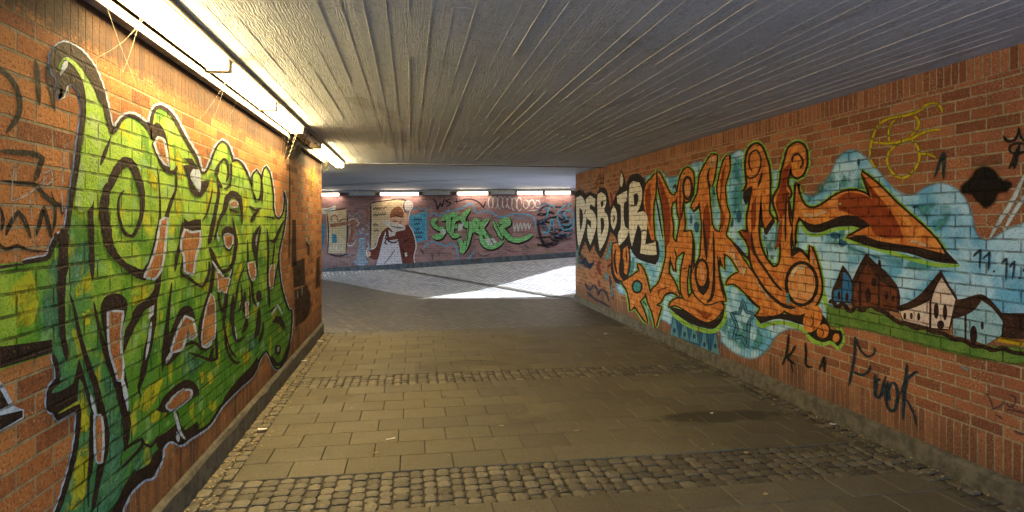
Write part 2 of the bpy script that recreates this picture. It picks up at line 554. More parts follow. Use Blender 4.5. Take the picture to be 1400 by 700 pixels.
def block_paving_material(name, c0, c1, c2):
    m, t, b = material(name)
    o = t.obj()
    mp = t.node('ShaderNodeMapping'); t.put(mp.inputs['Vector'], o); mp.inputs['Rotation'].default_value = (0, 0, R(72)); mp.inputs['Location'].default_value = (60, 60, 0)
    wob = t.noise(o, 14, 3)
    nd = t.node('ShaderNodeTexBrick'); t.put(nd.inputs['Vector'], mp.outputs[0])
    nd.inputs['Color1'].default_value = (0, 0, 0, 1); nd.inputs['Color2'].default_value = (1, 1, 1, 1); nd.inputs['Mortar'].default_value = (.2, .2, .2, 1)
    nd.inputs['Scale'].default_value = 1; nd.inputs['Mortar Size'].default_value = .012; nd.inputs['Mortar Smooth'].default_value = .6
    nd.inputs['Brick Width'].default_value = .22; nd.inputs['Row Height'].default_value = .115
    med = t.noise(o, 12, 5, .7); fine = t.noise(o, 150, 3, .7); big = t.noise(o, .7, 4, .6)
    v = t.math('ADD', t.math('MULTIPLY', nd.outputs['Color'], .45), t.math('ADD', t.math('MULTIPLY', med, .25), t.math('MULTIPLY', big, .35)))
    c = t.ramp(v, [(.2, c0), (.55, c1), (.9, c2)])
    c = t.mix(nd.outputs['Fac'], c, (.028, .025, .02))
    t.put(b.inputs['Base Color'], c)
    b.inputs['Roughness'].default_value = .5
    h = t.math('ADD', t.math('SUBTRACT', 1.0, nd.outputs['Fac']), t.math('ADD', t.math('MULTIPLY', nd.outputs['Color'], .35), t.math('MULTIPLY', fine, .15)))
    t.put(b.inputs['Normal'], t.bump(h, 1, .012))
    return m


M_CEIL = concrete_board_material()
M_SLABC = smooth_concrete()
M_SLAB = slab_material()
M_COB = cobble_material()
M_BLOCK_DAYLIT = block_paving_material('daylit_block_paving', (.22, .24, .27), (.36, .385, .43), (.50, .525, .57))  # daylight's brightness and blue put into the block colour
M_BLOCK_SHADED = block_paving_material('shaded_block_paving', (.036, .031, .023), (.072, .063, .047), (.125, .111, .085))  # shaded part of the crossing, its darkness put into the block colour
M_SOIL = plain('joint_dirt', (.05, .042, .03), .95, vary=.5, scale=40, bump=.004)
M_KERB = plain('stained_concrete', (.095, .083, .06), .92, vary=.45, scale=14, bump=.004)
M_KERB_FAR = plain('blue_painted_plinth', (.045, .056, .075), .8, vary=.5, scale=6, bump=.006)
M_EARTH = plain('grassy_earth', (.07, .09, .04), .95, vary=.5, scale=3)
M_HOUSING = plain('cream_enamel', (.50, .44, .32), .45, vary=.3, scale=20)
M_CAP = plain('aged_plastic', (.36, .30, .21), .5, vary=.25, scale=30)
M_OFF = plain('unlit_diffuser', (.50, .36, .20), .35, vary=.2, scale=15)
M_GALV = plain('galvanised_steel', (.40, .42, .45), .5, .35, vary=.35, scale=12)
M_CABLE = plain('dark_conduit', (.10, .08, .06), .6, vary=.4, scale=30)
M_WEB = plain('cobweb_silk', (.75, .68, .5), .7, vary=.1)
M_WEBDARK = plain('dusty_web', (.05, .045, .035), .95, vary=.4, scale=60)
M_PAPER = plain('paper', (.78, .75, .70), .7, vary=.12, scale=40)
M_BROWNP = plain('brown_card', (.40, .29, .15), .8, vary=.3, scale=40)
M_CRUMB = plain('leaf_crumb', (.42, .31, .13), .85, vary=.5, scale=60)


def emitter(name, col, strength):
    m, t, b = material(name)
    b.inputs['Base Color'].default_value = (.9, .88, .8, 1)
    b.inputs['Emission Color'].default_value = (*col, 1)
    b.inputs['Emission Strength'].default_value = strength
    return m


M_LIT = emitter('lit_diffuser', (1.0, .745, .345), LAMP)
M_LIT_FAR = emitter('lit_far_diffuser', (1.0, .80, .55), LAMP_FAR)

# ------------------------------------------------------------------ floor
soil = MB()
soil.add([(-1.40, -2.2, -.014), (3.60, -2.2, -.014), (3.60, 9.80, -.014), (-1.40, 9.80, -.014)], [(0, 1, 2, 3)])
tag(soil.build('joint_sand', M_SOIL), kind='structure')

BANDS = [(-6.4, -5.9), (-2.1, -1.55), (.90, 1.40), (3.66, 4.22), (6.47, 6.93)]
X0S, X1S = -1.13, 3.28
slabs = MB()


def paving_slab(mb, x0, x1, y0, y1):
    g, bv = .0017, .003
    z = random.gauss(0, .0008); tx, ty = random.gauss(0, .0014), random.gauss(0, .0014)
    x0 += g; x1 -= g; y0 += g; y1 -= g
    cx, cy = (x0 + x1) / 2, (y0 + y1) / 2
    def Z(x, y, d): return z + (x - cx) * tx + (y - cy) * ty + d
    o = [(x0, y0), (x1, y0), (x1, y1), (x0, y1)]
    i = [(x0 + bv, y0 + bv), (x1 - bv, y0 + bv), (x1 - bv, y1 - bv), (x0 + bv, y1 - bv)]
    vs = [(x, y, Z(x, y, 0)) for x, y in i] + [(x, y, Z(x, y, -.005)) for x, y in o] + [(x, y, -.02) for x, y in o]
    fs = [(0, 1, 2, 3)] + [(4 + k, 4 + (k + 1) % 4, (k + 1) % 4, k) for k in range(4)] + [(8 + k, 8 + (k + 1) % 4, 4 + (k + 1) % 4, 4 + k) for k in range(4)]
    mb.add(vs, fs, random.random())


BANDS = BANDS[2:]
edges = [-2.2] + [e for b in BANDS for e in b] + [9.72]
for k in range(0, len(edges), 2):
    a, b = edges[k], edges[k + 1]
    n = max(1, round((b - a) / .281))
    for r in range(n):
        y0, y1 = a + (b - a) * r / n, a + (b - a) * (r + 1) / n
        x = X0S - (.18 if r % 2 else 0) - random.uniform(0, .05)
        while x < X1S:
            x2 = x + .362
            paving_slab(slabs, max(x, X0S), min(x2, X1S), y0, y1) if min(x2, X1S) - max(x, X0S) > .03 else None
            x = x2
tag(slabs.build('floor', M_SLAB, tints=True), kind='structure')


def sett(mb, x0, x1, y0, y1):
    g = random.uniform(.002, .0045)
    x0 += g + random.uniform(0, .006); x1 -= g + random.uniform(0, .006); y0 += g; y1 -= g + random.uniform(0, .006)
    top = random.uniform(-.003, .003); crown = random.uniform(.0006, .002)
    n = 5
    vs, fs = [], []
    for j in range(n):
        for i in range(n):
            u, v = i / (n - 1), j / (n - 1)
            uu, vv = 2 * u - 1, 2 * v - 1
            x = x0 + (x1 - x0) * u; y = y0 + (y1 - y0) * v
            e = max(abs(uu), abs(vv))
            z = top - crown * (uu * uu + vv * vv) * .5 - (.004 if e > .99 else 0) + random.uniform(-.0012, .0012)
            if e > .99 and abs(uu * vv) > .98:
                x -= uu * .006; y -= vv * .006; z -= .003
            elif e > .99:
                x += random.uniform(-.003, .003); y += random.uniform(-.003, .003)
            vs.append((x, y, z))
    for j in range(n - 1):
        for i in range(n - 1):
            a = j * n + i
            fs.append((a, a + 1, a + n + 1, a + n))
    ring = [j for j in range(n)] + [n * (j + 1) - 1 for j in range(1, n)] + [n * n - 1 - j for j in range(1, n)] + [n * (n - 1 - j) for j in range(1, n - 1)]
    base = len(vs)
    vs += [(vs[q][0], vs[q][1], -.02) for q in ring]
    m = len(ring)
    fs += [(ring[k], base + k, base + (k + 1) % m, ring[(k + 1) % m]) for k in range(m)]
    mb.add(vs, fs, random.random())


for y0, y1 in BANDS:
    mb = MB()
    n = round((y1 - y0) / .098)
    x = X0S
    cols = []
    while x < X1S - .03:                       # setts stand in files along the tunnel, uneven in width
        w = random.uniform(.076, .112)
        cols.append((x, min(x + w, X1S))); x += w
    for x0, x1 in cols:
        sh = random.uniform(-.03, .03)
        ys = [y0] + [y0 + (y1 - y0) * k / n + sh + random.uniform(-.012, .012) for k in range(1, n)] + [y1]
        for a, b in zip(ys, ys[1:]):
            sett(mb, x0, x1, a, b)
    o = mb.build('cobble_strip', M_COB, tints=True)
    tag(o, kind='structure')

mb = MB()
for xa, xb in ((XL + .032, X0S), (X1S, XR - .032)):            # a row of small setts beside each kerb
    y = -2.2
    while y < 9.72:
        w = random.uniform(.09, .13)
        xm = (xa + xb) / 2 + random.uniform(-.01, .01)
        sett(mb, xa, xm, y, min(y + w, 9.72)); sett(mb, xm, xb, y + random.uniform(0, .02), min(y + w, 9.72))
        y += w
tag(mb.build('edge_paving', M_COB, tints=True), kind='structure')

# cross passage: level floor, drain line and the ramp that climbs to daylight
G0 = at_depth(780, 408.5, 13.72); G0.z = 0
RISE = .6 / (W3 - W1).length
far_r = 9.0
P4 = P3 + Vector((WDIR.x, WDIR.y, RISE)) * far_r
G4 = G0 + Vector((WDIR.x, WDIR.y, RISE)) * far_r
PL = P1 - Vector((WDIR.x, WDIR.y, 0)) * 7
PL.z = 0
back = Vector((-WDIR.y, WDIR.x, 0)) * .02
def flat(px, py):
    d = ray(px, py); q = EYE + d * (-EYE.z / d.z); return (q.x, q.y, 0)


edge = [(-9.5, flat(430, 380)[1], 0), flat(430, 380), flat(470, 387), flat(510, 395), flat(545, 402), flat(580, 406.5), flat(650, 408.5), flat(730, 409), tuple(G0)]  # line where the daylight ends, drawn as a change of paving colour
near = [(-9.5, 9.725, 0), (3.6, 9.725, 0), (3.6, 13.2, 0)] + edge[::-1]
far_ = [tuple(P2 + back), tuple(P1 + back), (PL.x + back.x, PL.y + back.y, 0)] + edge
for nm, poly, mt in (('crossing_floor', near, M_BLOCK_SHADED), ('sunny_crossing_floor', far_, M_BLOCK_DAYLIT)):
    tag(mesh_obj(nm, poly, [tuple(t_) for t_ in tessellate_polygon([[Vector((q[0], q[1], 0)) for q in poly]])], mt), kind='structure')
tag(mesh_obj('ramp', [tuple(G0), tuple(G4), tuple(P4 + back), tuple(P3 + back), tuple(P2 + back)], [(0, 1, 2), (0, 2, 3), (0, 3, 4)], M_BLOCK_DAYLIT), kind='structure')
dv = (G0 - P2); dn = Vector((-dv.y, dv.x, 0)).normalized()
mb = MB()
for s0, s1, z in ((-.13, -.015, .006), (.015, .13, .006)):
    q = [P2 + dn * s0, G0 + dn * s0, G0 + dn * s1, P2 + dn * s1]
    mb.add([v + Vector((0, 0, z)) for v in q], [(0, 1, 2, 3)])
o = mb.build('drain_channel', plain('dark_channel_stone', (.10, .095, .085), .6, vary=.4, scale=8, bump=.004)); tag(o, kind='structure')
mb = MB(); q = [P2 + dn * -.015, G0 + dn * -.015, G0 + dn * .015, P2 + dn * .015]
mb.add([v + Vector((0, 0, .004)) for v in q], [(0, 1, 2, 3)]); tag(mb.build('drain_slot', M_SOIL), kind='structure')

gm = MB(); gm.add([(-220, -220, -.6), (220, -220, -.6), (220, 220, -.6), (-220, 220, -.6)], [(0, 1, 2, 3)])
tag(gm.build('ground', M_EARTH), kind='structure')
ap = MB(); ap.add([(-30, -40, -.03), (30, -40, -.03), (30, -2.15, -.03), (-30, -2.15, -.03)], [(0, 1, 2, 3)])
tag(ap.build('entrance_pavement', M_SLABC), kind='structure')

# ------------------------------------------------------------------ ceilings
cb = MB(); fin = MB()
YC = 11.05
YB = -2.1  # unseen tunnel mouth behind the camera, set close to let sky fill in
cb.box((-1.5, YB, ZC), (3.7, YC, ZC + .5))
x = -1.4
BOARD = .107
while x < 3.62:                                # fins of grout that squeezed out between the shuttering boards
    y = YB + .02 + random.uniform(0, 1.0)
    while y < YC - .1:
        L = random.uniform(1.2, 6.0) if random.random() < .7 else random.uniform(.1, .5)
        y2 = min(y + L, YC)
        h = random.choice((.0007, .001, .0014, .0022)); w = random.uniform(.0009, .0017)
        n = max(2, int((y2 - y) / .10))
        vs, fs = [], []
        for k in range(n + 1):
            yy = y + (y2 - y) * k / n
            e = h * random.uniform(.85, 1.05) if 0 < k < n else .0004
            jx = random.uniform(-.0004, .0004)
            vs += [(x - w + jx, yy, ZC + .001), (x + jx, yy, ZC - e), (x + w + jx, yy, ZC + .001)]
        for k in range(n):
            a = k * 3
            fs += [(a, a + 3, a + 4, a + 1), (a + 1, a + 4, a + 5, a + 2)]
        fin.add(vs, fs)
        y = y2 + (random.uniform(.02, .25) if random.random() < .6 else random.uniform(.3, 1.0))
    x += BOARD
for _ in range(12):                            # board ends: short steps across
    xx = -1.3 + BOARD * random.randint(0, 44) + .05; yy = random.uniform(1.5, 10.5)
    cb.box((xx - .045, yy, ZC - .0015), (xx + .045, yy + .006, ZC + .002))
ceil_o = tag(cb.build('ceiling', M_CEIL), kind='structure')
fin.build('grout_fin', plain('pale_grout', (.75, .73, .68), .8, vary=.3, scale=6), ceil_o)['kind'] = 'stuff'

cc = MB()
wn = Vector((-WDIR.y, WDIR.x, 0))
wl = W1 - WDIR * 8 + wn * .3; wr = W3 + WDIR * 3.6 + wn * .3
cc.prism([(-9.5, YC + .003), (3.75, YC + .003), (3.95, 13.0), (8.2, 17.0), (wr.x, wr.y), (wl.x, wl.y), (-9.5, wl.y)], ZC + .02, ZC + .5)  # unseen right-hand edge cut aslant to shape the sun patch
tag(cc.build('crossing_ceiling', M_SLABC), kind='structure')
# reinforced edge beam seen as a change of level where the two ceilings meet
eb = MB(); eb.box((XL - .1, YC - .10, ZC - .012), (XR + .1, YC + .002, ZC + .1))
tag(eb.build('ceiling_beam', M_SLABC), kind='structure')


# ------------------------------------------------------------------ walls
def wall_thing(W, label, cat, verts, faces, mat):
    o = mesh_obj('brick_wall', verts, faces, mat)
    o.matrix_world = W.matrix()
    tag(o, label, cat, kind='thing')
    W.obj = o
    return o


def boxvf(u0, u1, d0, d1, z0, z1):
    m = MB(); m.box((u0, d0, z0), (u1, d1, z1)); return m.v, m.f


v, f = boxvf(YB, YL, 0, 5.0, -.5, ZC + .3)
wall_thing(LEFT, 'warm orange brick wall under the lamps, covered by the big green lettering', 'wall', v, f, wall_material('orange_brickwork', G_LEFT, .011))
m = MB(); m.box((0, 0, -.5), (YR - YB, 1.5, ZC + .3)); m.box((-.77, .45, -.5), (YR - YB, 7.5, ZC + .3))  # second box: unseen step added to set the sun patch's near edge
wall_thing(RIGHT, 'red brick wall with orange letters, an arrow and a painted village on blue', 'wall', m.v, m.f, wall_material('red_brickwork', G_RIGHT))
LF = (W3 - W1).length
v, f = boxvf(-8, LF + 7, 0, .4, -.5, ZC + .3)
wall_thing(FAR, 'far purplish brick wall of the crossing with a painted man in an apron', 'wall', v, f, wall_material('mauve_brickwork', G_FAR, .006))


def kerb(parent, u0, u1, h, depth, mat, slope=None):
    """a low concrete plinth with a worn upper edge, in the wall's own coordinates"""
    m = MB(); n = int((u1 - u0) / .25)
    vs, fs = [], []
    for k in range(n + 1):
        u = u0 + (u1 - u0) * k / n
        j = lambda s: random.uniform(-s, s)
        zz = slope(u) if slope else 0
        jn = -.006 if k % 4 == 0 else 0
        prof = [(.002, h + zz + .012), (-depth * .55, h + zz + j(.004) + jn), (-depth + j(.004), h - .018 + zz + j(.008) + jn * 2), (-depth - .004 + j(.002), -.02 + zz)]
        vs += [(u, d, z) for d, z in prof]
    for k in range(n):
        for q in range(3):
            a = k * 4 + q
            fs.append((a, a + 4, a + 5, a + 1))
    m.add(vs, fs)
    m.add([vs[-4], vs[-3], vs[-2], vs[-1], (u1, .002, -.02)], [(0, 1, 2, 3, 4)])
    m.add([vs[0], vs[1], vs[2], vs[3], (u0, .002, -.02)], [(4, 3, 2, 1, 0)])
    return m.build('plinth', mat, parent)


kerb(LEFT.obj, YB, YL, .15, .03, M_KERB)
kerb(RIGHT.obj, .0, YR - YB, .13, .035, M_KERB)
za, zb, zc_ = P1.z, P2.z, P3.z
ub = (P2 - P1).dot(WDIR)


def far_floor(u):
    if u < ub: return max(0, za + (zb - za) * u / ub) if u > 0 else za
    return zb + (zc_ - zb) * (u - ub) / (LF - ub)


kerb(FAR.obj, -7, LF + 6, .16, .03, M_KERB_FAR, far_floor)

# ------------------------------------------------------------------ lamps
LW, LH, LL = .118, .085, 1.345


def make_lamp(lit, mat, label, group):
    root = link(bpy.data.objects.new('fluorescent_lamp', None))
    tag(root, label, 'lamp', group)
    h = MB(); h.box((-LL / 2 + .034, -LW / 2 - .006, -.022), (LL / 2 - .034, LW / 2 + .006, 0)); h.box((-LL / 2 + .034, LW / 2 + .001, -LH + .004), (LL / 2 - .034, LW / 2 + .006, -.0225))
    h.build('housing', M_HOUSING, root)
    d = MB()
    x0, x1 = -LL / 2 + .034, LL / 2 - .034
    prof = [(-LW / 2 + .002, -.0235), (-LW / 2 + .004, -LH + .02), (-LW / 2 + .016, -LH), (LW / 2 - .016, -LH), (LW / 2 - .004, -LH + .02), (LW / 2 - .002, -.0235)]
    n = len(prof)
    d.add([(x0, a, b) for a, b in prof] + [(x1, a, b) for a, b in prof], [(k, k + 1, n + k + 1, n + k) for k in range(n - 1)])
    d.build('diffuser', mat, root)
    for sx in (-1, 1):
        c = MB(); c.box((sx * LL / 2 - (.034 if sx > 0 else 0), -LW / 2 - .006, -LH - .006), (sx * LL / 2 + (0 if sx > 0 else .034), LW / 2 + .007, -.001))
        c.build('end_cap', M_CAP, root)
    return root


def copy_lamp(src, label, group):
    c = src.copy(); COL.objects.link(c); c['label'] = label
    c['group'] = group
    for ch in src.children:
        k = ch.copy(); COL.objects.link(k); k.parent = c
    return c


LX = XL + .135
PITCH = 1.365
lab = ['unlit cream lamp whose end just shows above the nearest glowing lamp', 'brightly lit fluorescent lamp on the left, the nearest one with its whole length glowing',
       'lit fluorescent lamp over the tall middle of the green lettering, second glowing one', 'lit fluorescent lamp ending beside the dark cobwebs, third glowing one', 'unlit cream lamp by the dark cobwebs between two glowing lamps',
       'lit lamp over the end of the left wall, just past the unlit one', 'lit lamp sticking out past the end of the left wall to the ceiling beam']
G1 = 'fluorescent lamps in a line along the left wall'
lamp_on = lamp_off = None
for k in range(7):
    lit = k not in (0, 4)
    src = lamp_on if lit else lamp_off
    if src is None:
        src = make_lamp(lit, M_LIT if lit else M_OFF, lab[k], G1)
        if lit: lamp_on = src
        else: lamp_off = src
        o = src
    else:
        o = copy_lamp(src, lab[k], G1)
    o.location = (LX, 2.815 + PITCH * (k - .5), ZC); o.rotation_euler = (0, 0, R(90))
o = copy_lamp(lamp_on, 'small lit lamp turned across the passage, behind the corner of the left wall', 'lamps of the crossing')
o.location = (-2.12, 12.35, ZC + .02)
# lamps on the far wall
G2 = 'fluorescent lamps in a line along the top of the far wall'
u_of = lambda px: FAR.hit(px, 266, .1).x
far_on = far_off = None
spans = [(438, 466, 1, 'lit lamp at the top of the far wall above the small banner'), (520, 575, 1, 'lit lamp at the top of the far wall right above the man with the jug'),
         (579, 617, 0, 'unlit grey lamp on the far wall between two lit ones, above the blue panel'), (625, 669, 1, 'lit lamp at the top of the far wall above the green lettering'),
         (671, 705, 0, 'unlit lamp on the far wall above the first white bubble letters'), (707, 743, 1, 'lit lamp on the far wall above the last white bubble letters'), (745, 781, 1, 'lit lamp on the far wall above the cyan tag'),
         (478, 515, 0, 'unlit grey lamp on the far wall between banner and cream panel')]
M_OFFG = plain('grey_unlit_diffuser', (.42, .46, .52), .4, vary=.25, scale=10)
for a, b, lit, lb in spans:
    u0, u1 = u_of(a), u_of(b)
    src = far_on if lit else far_off
    if src is None:
        o = make_lamp(lit, M_LIT_FAR if lit else M_OFFG, lb, G2)
        if lit: far_on = o
        else: far_off = o
    else:
        o = copy_lamp(src, lb, G2)
    o.location = W1 + WDIR * ((u0 + u1) / 2) - wn * .13 + Vector((0, 0, ZC - .045))
    o.rotation_euler = (0, 0, math.atan2(WDIR.y, WDIR.x)); o.scale = ((u1 - u0) / LL * .985, 1.15, 1.15)
r = MB(); r.box((-7, -.20, ZC - .042), (LF + 5, -.06, ZC - .005))
o = r.build('cable_trunking', M_GALV); o.matrix_world = FAR.matrix()
tag(o, 'long grey metal cable trunking along the top of the far wall', 'trunking')

c = MB(); c.box((XL + .006, YB, ZC - .135), (XL + .055, YL - .02, ZC - .09))
o = c.build('cable_duct', plain('grey_duct', (.22, .20, .17), .6, vary=.45, scale=9)); tag(o, 'narrow grey duct on the left brick wall just under the ceiling', 'duct')
c = MB(); c.tube([(LX + .088, YB, ZC - .016), (LX + .09, 3, ZC - .014), (LX + .086, 7, ZC - .018), (LX + .088, YC - .14, ZC - .014)], .013, 8)
c.tube([(LX + .09, YC - .13, ZC - .022), (.6, YC - .13, ZC - .022), (XR - .02, YC - .13, ZC - .02)], .009, 8)
o = c.build('cable_conduit', M_CABLE); tag(o, 'thin dark conduit running beside the lamps and then across the ceiling', 'conduit')


# cobwebs
def cobweb(pts, n, seed, mat, label, sag=.02, rad=.0011, clumps=0):
    rnd = random.Random(seed); m = MB()
    a, b, sp = pts
    for k in range(n):
        p = Vector(a) + Vector([rnd.uniform(-s, s) for s in sp]); q = Vector(b) + Vector([rnd.uniform(-s, s) for s in sp])
        p.x = max(p.x, XL + .004); q.x = max(q.x, XL + .004)
        mid = (p + q) / 2 - Vector((0, 0, sag * rnd.uniform(.3, 1.4)))
        m.tube([p, (p + mid) / 2 - Vector((0, 0, sag * .2)), mid, (q + mid) / 2 - Vector((0, 0, sag * .2)), q], rad * rnd.uniform(.6, 1.3), 4)
        for _ in range(clumps):
            s = p.lerp(q, rnd.random()); r_ = rnd.uniform(.004, .012)
            m.tube([s, s + Vector((rnd.uniform(-1, 1), rnd.uniform(-1, 1), rnd.uniform(-1, 1))) * r_ * 2], r_ * .5, 5)
    o = m.build('cobweb', mat); tag(o, label, 'cobweb', 'cobwebs under the left lamps')
    return o


cobweb(((LX - .02, 2.95, ZC - .09), (XL + .01, 3.15, 2.36), (.03, .25, .03)), 3, 1, M_WEB, 'loose pale cobweb threads under the nearest glowing lamp', rad=.0005, clumps=0)
cobweb(((LX - .02, 4.3, ZC - .09), (XL + .01, 4.5, 2.33), (.03, .35, .04)), 3, 2, M_WEB, 'pale cobweb threads hanging where the first two glowing lamps meet', rad=.0005, clumps=0)
cobweb(((LX, 6.6, ZC - .09), (XL + .01, 6.5, 2.22), (.03, .35, .06)), 5, 3, M_WEB, 'long slanting cobweb threads under the third glowing lamp', rad=.0005, clumps=0)
cobweb(((LX + .05, 7.4, ZC - .03), (XL + .02, 7.2, 2.42), (.05, .35, .06)), 16, 4, M_WEBDARK, 'dense dark dusty cobweb between the glowing lamps', sag=.05, rad=.0022, clumps=3)
cobweb(((LX - .02, 9.6, ZC - .09), (XL + .03, 9.55, 2.45), (.04, .14, .06)), 26, 5, M_WEBDARK, 'dark dusty cobweb at the end corner of the left wall', sag=.04, rad=.002, clumps=3)


# ------------------------------------------------------------------ litter on the floor
def floor_pt(px, py):
    d = ray(px, py); k = -EYE.z / d.z
    return EYE + d * k


def scrap(px, py, L, Wd, rot, mat, label, crumple=.25, seed=0):
    rnd = random.Random(seed + int(px)); p = floor_pt(px, py)
    n = 5; vs, fs = [], []
    for j in range(n):
        for i in range(n):
            u, v = i / (n - 1) - .5, j / (n - 1) - .5
            vs.append((u * L * rnd.uniform(.85, 1.1), v * Wd * rnd.uniform(.85, 1.1), .008 + crumple * Wd * rnd.uniform(0, .8) * (.3 + abs(u))))
    for j in range(n - 1):
        for i in range(n - 1):
            a = j * n + i; fs.append((a, a + 1, a + n + 1, a + n))
    k = len(vs); vs += [(a, b, z - .0025) for a, b, z in vs]
    fs += [tuple(q + k for q in reversed(ff)) for ff in list(fs)]
    o = mesh_obj('paper_scrap', vs, fs, mat)
    o.location = (p.x, p.y, 0); o.rotation_euler = (0, 0, R(rot))
    tag(o, label, 'litter', 'paper scraps lying on the paving')
    return o


scrap(359, 588, .075, .04, 5, M_PAPER, 'squarish white paper scrap on the slabs left of the middle')
scrap(534, 601, .075, .016, 22, M_PAPER, 'long thin white paper strip slanting on the slabs')
scrap(514, 620, .03, .018, 40, M_BROWNP, 'small tan scrap on the slab just below the thin white strip')
scrap(415, 494, .07, .03, 10, M_PAPER, 'white scrap beside the left wall, short of the farther cobble strip')
scrap(438, 467, .09, .04, -20, M_PAPER, 'pale scrap on the floor at the end of the left wall')
scrap(340, 578, .05, .03, 50, M_BROWNP, 'brown leaf-like scrap by the left kerb, beside the squarish white one')
scrap(1187, 592, .085, .05, -35, M_PAPER, 'crumpled white tissue at the foot of the right kerb', .5)
scrap(1208, 603, .05, .03, 30, M_PAPER, 'pair of torn white shreds beside the tissue at the right kerb', .6)
scrap(1139, 581, .05, .03, -25, M_PAPER, 'flat white scrap on the floor just short of the tissue at the right kerb')
scrap(828, 457, .05, .04, 12, M_PAPER, 'tiny white scrap by the far right kerb near the block paving')
scrap(896, 514, .06, .035, 0, M_BROWNP, 'yellowish scrap lying on the farther cobble strip')
scrap(973, 566, .04, .025, 45, M_PAPER, 'small pale scrap on bare slabs right of the middle')
scrap(788, 590, .05, .014, 8, M_BROWNP, 'thin tan stick-like scrap on slabs in mid floor')
scrap(685, 583, .04, .02, 0, M_BROWNP, 'small tan scrap on slabs, left of the stick-like one')
scrap(1020, 620, .045, .03, 60, M_BROWNP, 'brown scrap on the nearer cobble strip toward the right wall')
scrap(1046, 677, .035, .025, 20, M_BROWNP, 'small dark-edged scrap on slabs in front of the nearer cobble strip')

cr_ = MB(); rnd = random.Random(11)
for k in range(1500):
    side = rnd.random()
    if side < .5: x = XL + .05 + abs(rnd.gauss(0, .09))
    elif side < .8: x = XR - .05 - abs(rnd.gauss(0, .10))
    else: x = rnd.uniform(-1.1, 3.3)
    y = rnd.uniform(2.6, 9.6)
    s = rnd.uniform(.004, .013) * (1 if side < .8 else .7)
    a = rnd.uniform(0, 6.28); z = .006 + rnd.uniform(0, .006)
    vs = [(x + s * math.cos(a + q) * rnd.uniform(.6, 1.2), y + s * math.sin(a + q) * rnd.uniform(.6, 1.2), z + rnd.uniform(0, .004)) for q in (0, 1.6, 3.1, 4.7)]
    top = (x, y, z + s * .5)
    cr_.add(vs + [top], [(0, 1, 4), (1, 2, 4), (2, 3, 4), (3, 0, 4)])
tag(cr_.build('litter', M_CRUMB), 'dry leaf crumbs and grit strewn along the kerbs', 'litter', kind='stuff')

# ------------------------------------------------------------------ sky, sun, camera
w = bpy.data.worlds.new('World'); S.world = w; w.use_nodes = True
t = NT(w.node_tree)
bg = t.n['Background']
sky = t.node('ShaderNodeTexSky', sky_type='NISHITA')
SUN_EL = R(30.0)
sky.sun_disc = False; sky.sun_elevation = SUN_EL; sky.sun_rotation = R(90)
t.l.new(sky.outputs[0], bg.inputs['Color']); bg.inputs['Strength'].default_value = SKY
sl = bpy.data.lights.new('sun', 'SUN'); sl.energy = SUN; sl.angle = R(.7); sl.color = (1, .98, .95)
so = link(bpy.data.objects.new('sun', sl))
d = Vector((-math.cos(SUN_EL), 0, -math.sin(SUN_EL)))
so.rotation_euler = d.to_track_quat('-Z', 'Y').to_euler(); so.location = (30, 14, 18)

cam = bpy.data.cameras.new('camera'); co = link(bpy.data.objects.new('camera', cam))
cam.sensor_fit = 'HORIZONTAL'; cam.sensor_width = 36; cam.lens = 36 * 850 / 1400
cam.shift_y = -44 / 1400
cam.clip_start = .05; cam.clip_end = 600
co.location = EYE; co.rotation_euler = (R(90), 0, -YAW)
S.camera = co
S.view_settings.view_transform = 'Standard'; S.view_settings.look = 'None'; S.view_settings.gamma = 1
S.view_settings.exposure = EXPOSURE; S.view_settings.use_curve_mapping = False
S.cycles.use_denoising = True
try:
    S.cycles.denoiser = 'OPENIMAGEDENOISE'
except Exception:
    pass
S.cycles.max_bounces = 7; S.cycles.diffuse_bounces = 5; S.cycles.transparent_max_bounces = 12
S.cycles.sample_clamp_indirect = 6
S.cycles.caustics_reflective = False; S.cycles.caustics_refractive = False

# ================================================================== WHAT IS PAINTED ON THE WALLS
BLACK = (.016, .011, .011); NAVY = (.012, .03, .055); SILVER = (.66, .78, .92)
ML = .0008


def L_(wall, k):
    return Layer(wall, ML * (k + 1))


# ------------------------------------------------------------------ LEFT WALL: green lettering
P = LEFT.obj
SIL = [(0,361),(30,358),(60,354),(67,350),(72,336),(79,324),(90,316),(95,290),(99,262),(104,232),(108,200),(111,178),(114,152),(112,132),(106,117),(98,111),(90,115),(86,124),(83,134),(81,118),(80,103),(76,100),(71,88),(72,76),(78,66),(87,61),(98,64),(110,72),(120,83),(128,95),(134,109),(140,126),(145,148),(149,166),(153,182),(158,178),(164,167),(171,160),(179,158),(189,162),(199,171),(207,184),(209,190),(207,172),(208,160),(212,149),(219,146),(229,151),(237,160),(245,174),(253,189),(261,203),(268,215),(275,236),(281,235),(287,224),(292,210),(298,198),(304,193),(311,198),(316,210),(318,221),(324,219),(331,224),(338,237),(345,256),(345,240),(351,232),(356,240),(358,246),(360,233),(364,227),(369,236),(372,252),(374,268),(374,282),(377,296),(382,299),(387,290),(389,272),(388,262),(391,275),(391,292),(388,316),(383,338),(381,352),(383,378),(386,396),(391,413),(395,423),(399,424),(399,442),(397,460),(393,480),(387,497),(381,504),(375,502),(369,488),(364,480),(357,488),(352,500),(346,513),(337,521),(325,532),(302,556),(286,580),(268,592),(256,600),(246,606),(238,601),(228,603),(221,612),(219,628),(213,640),(208,650),(197,654),(185,663),(175,676),(168,690),(160,716),(68,724),(82,690),(90,665),(98,637),(104,609),(107,582),(108,555),(78,572),(74,562),(68,560),(67,540),(70,530),(79,518),(78,503),(72,483),(0,506)]
s = L_(LEFT, 0).stroke([(x, y, 13 if x < 270 else 8.5 if x < 345 else 5.5) for x, y in SIL if not (x == 0)], 9, feather=.25)
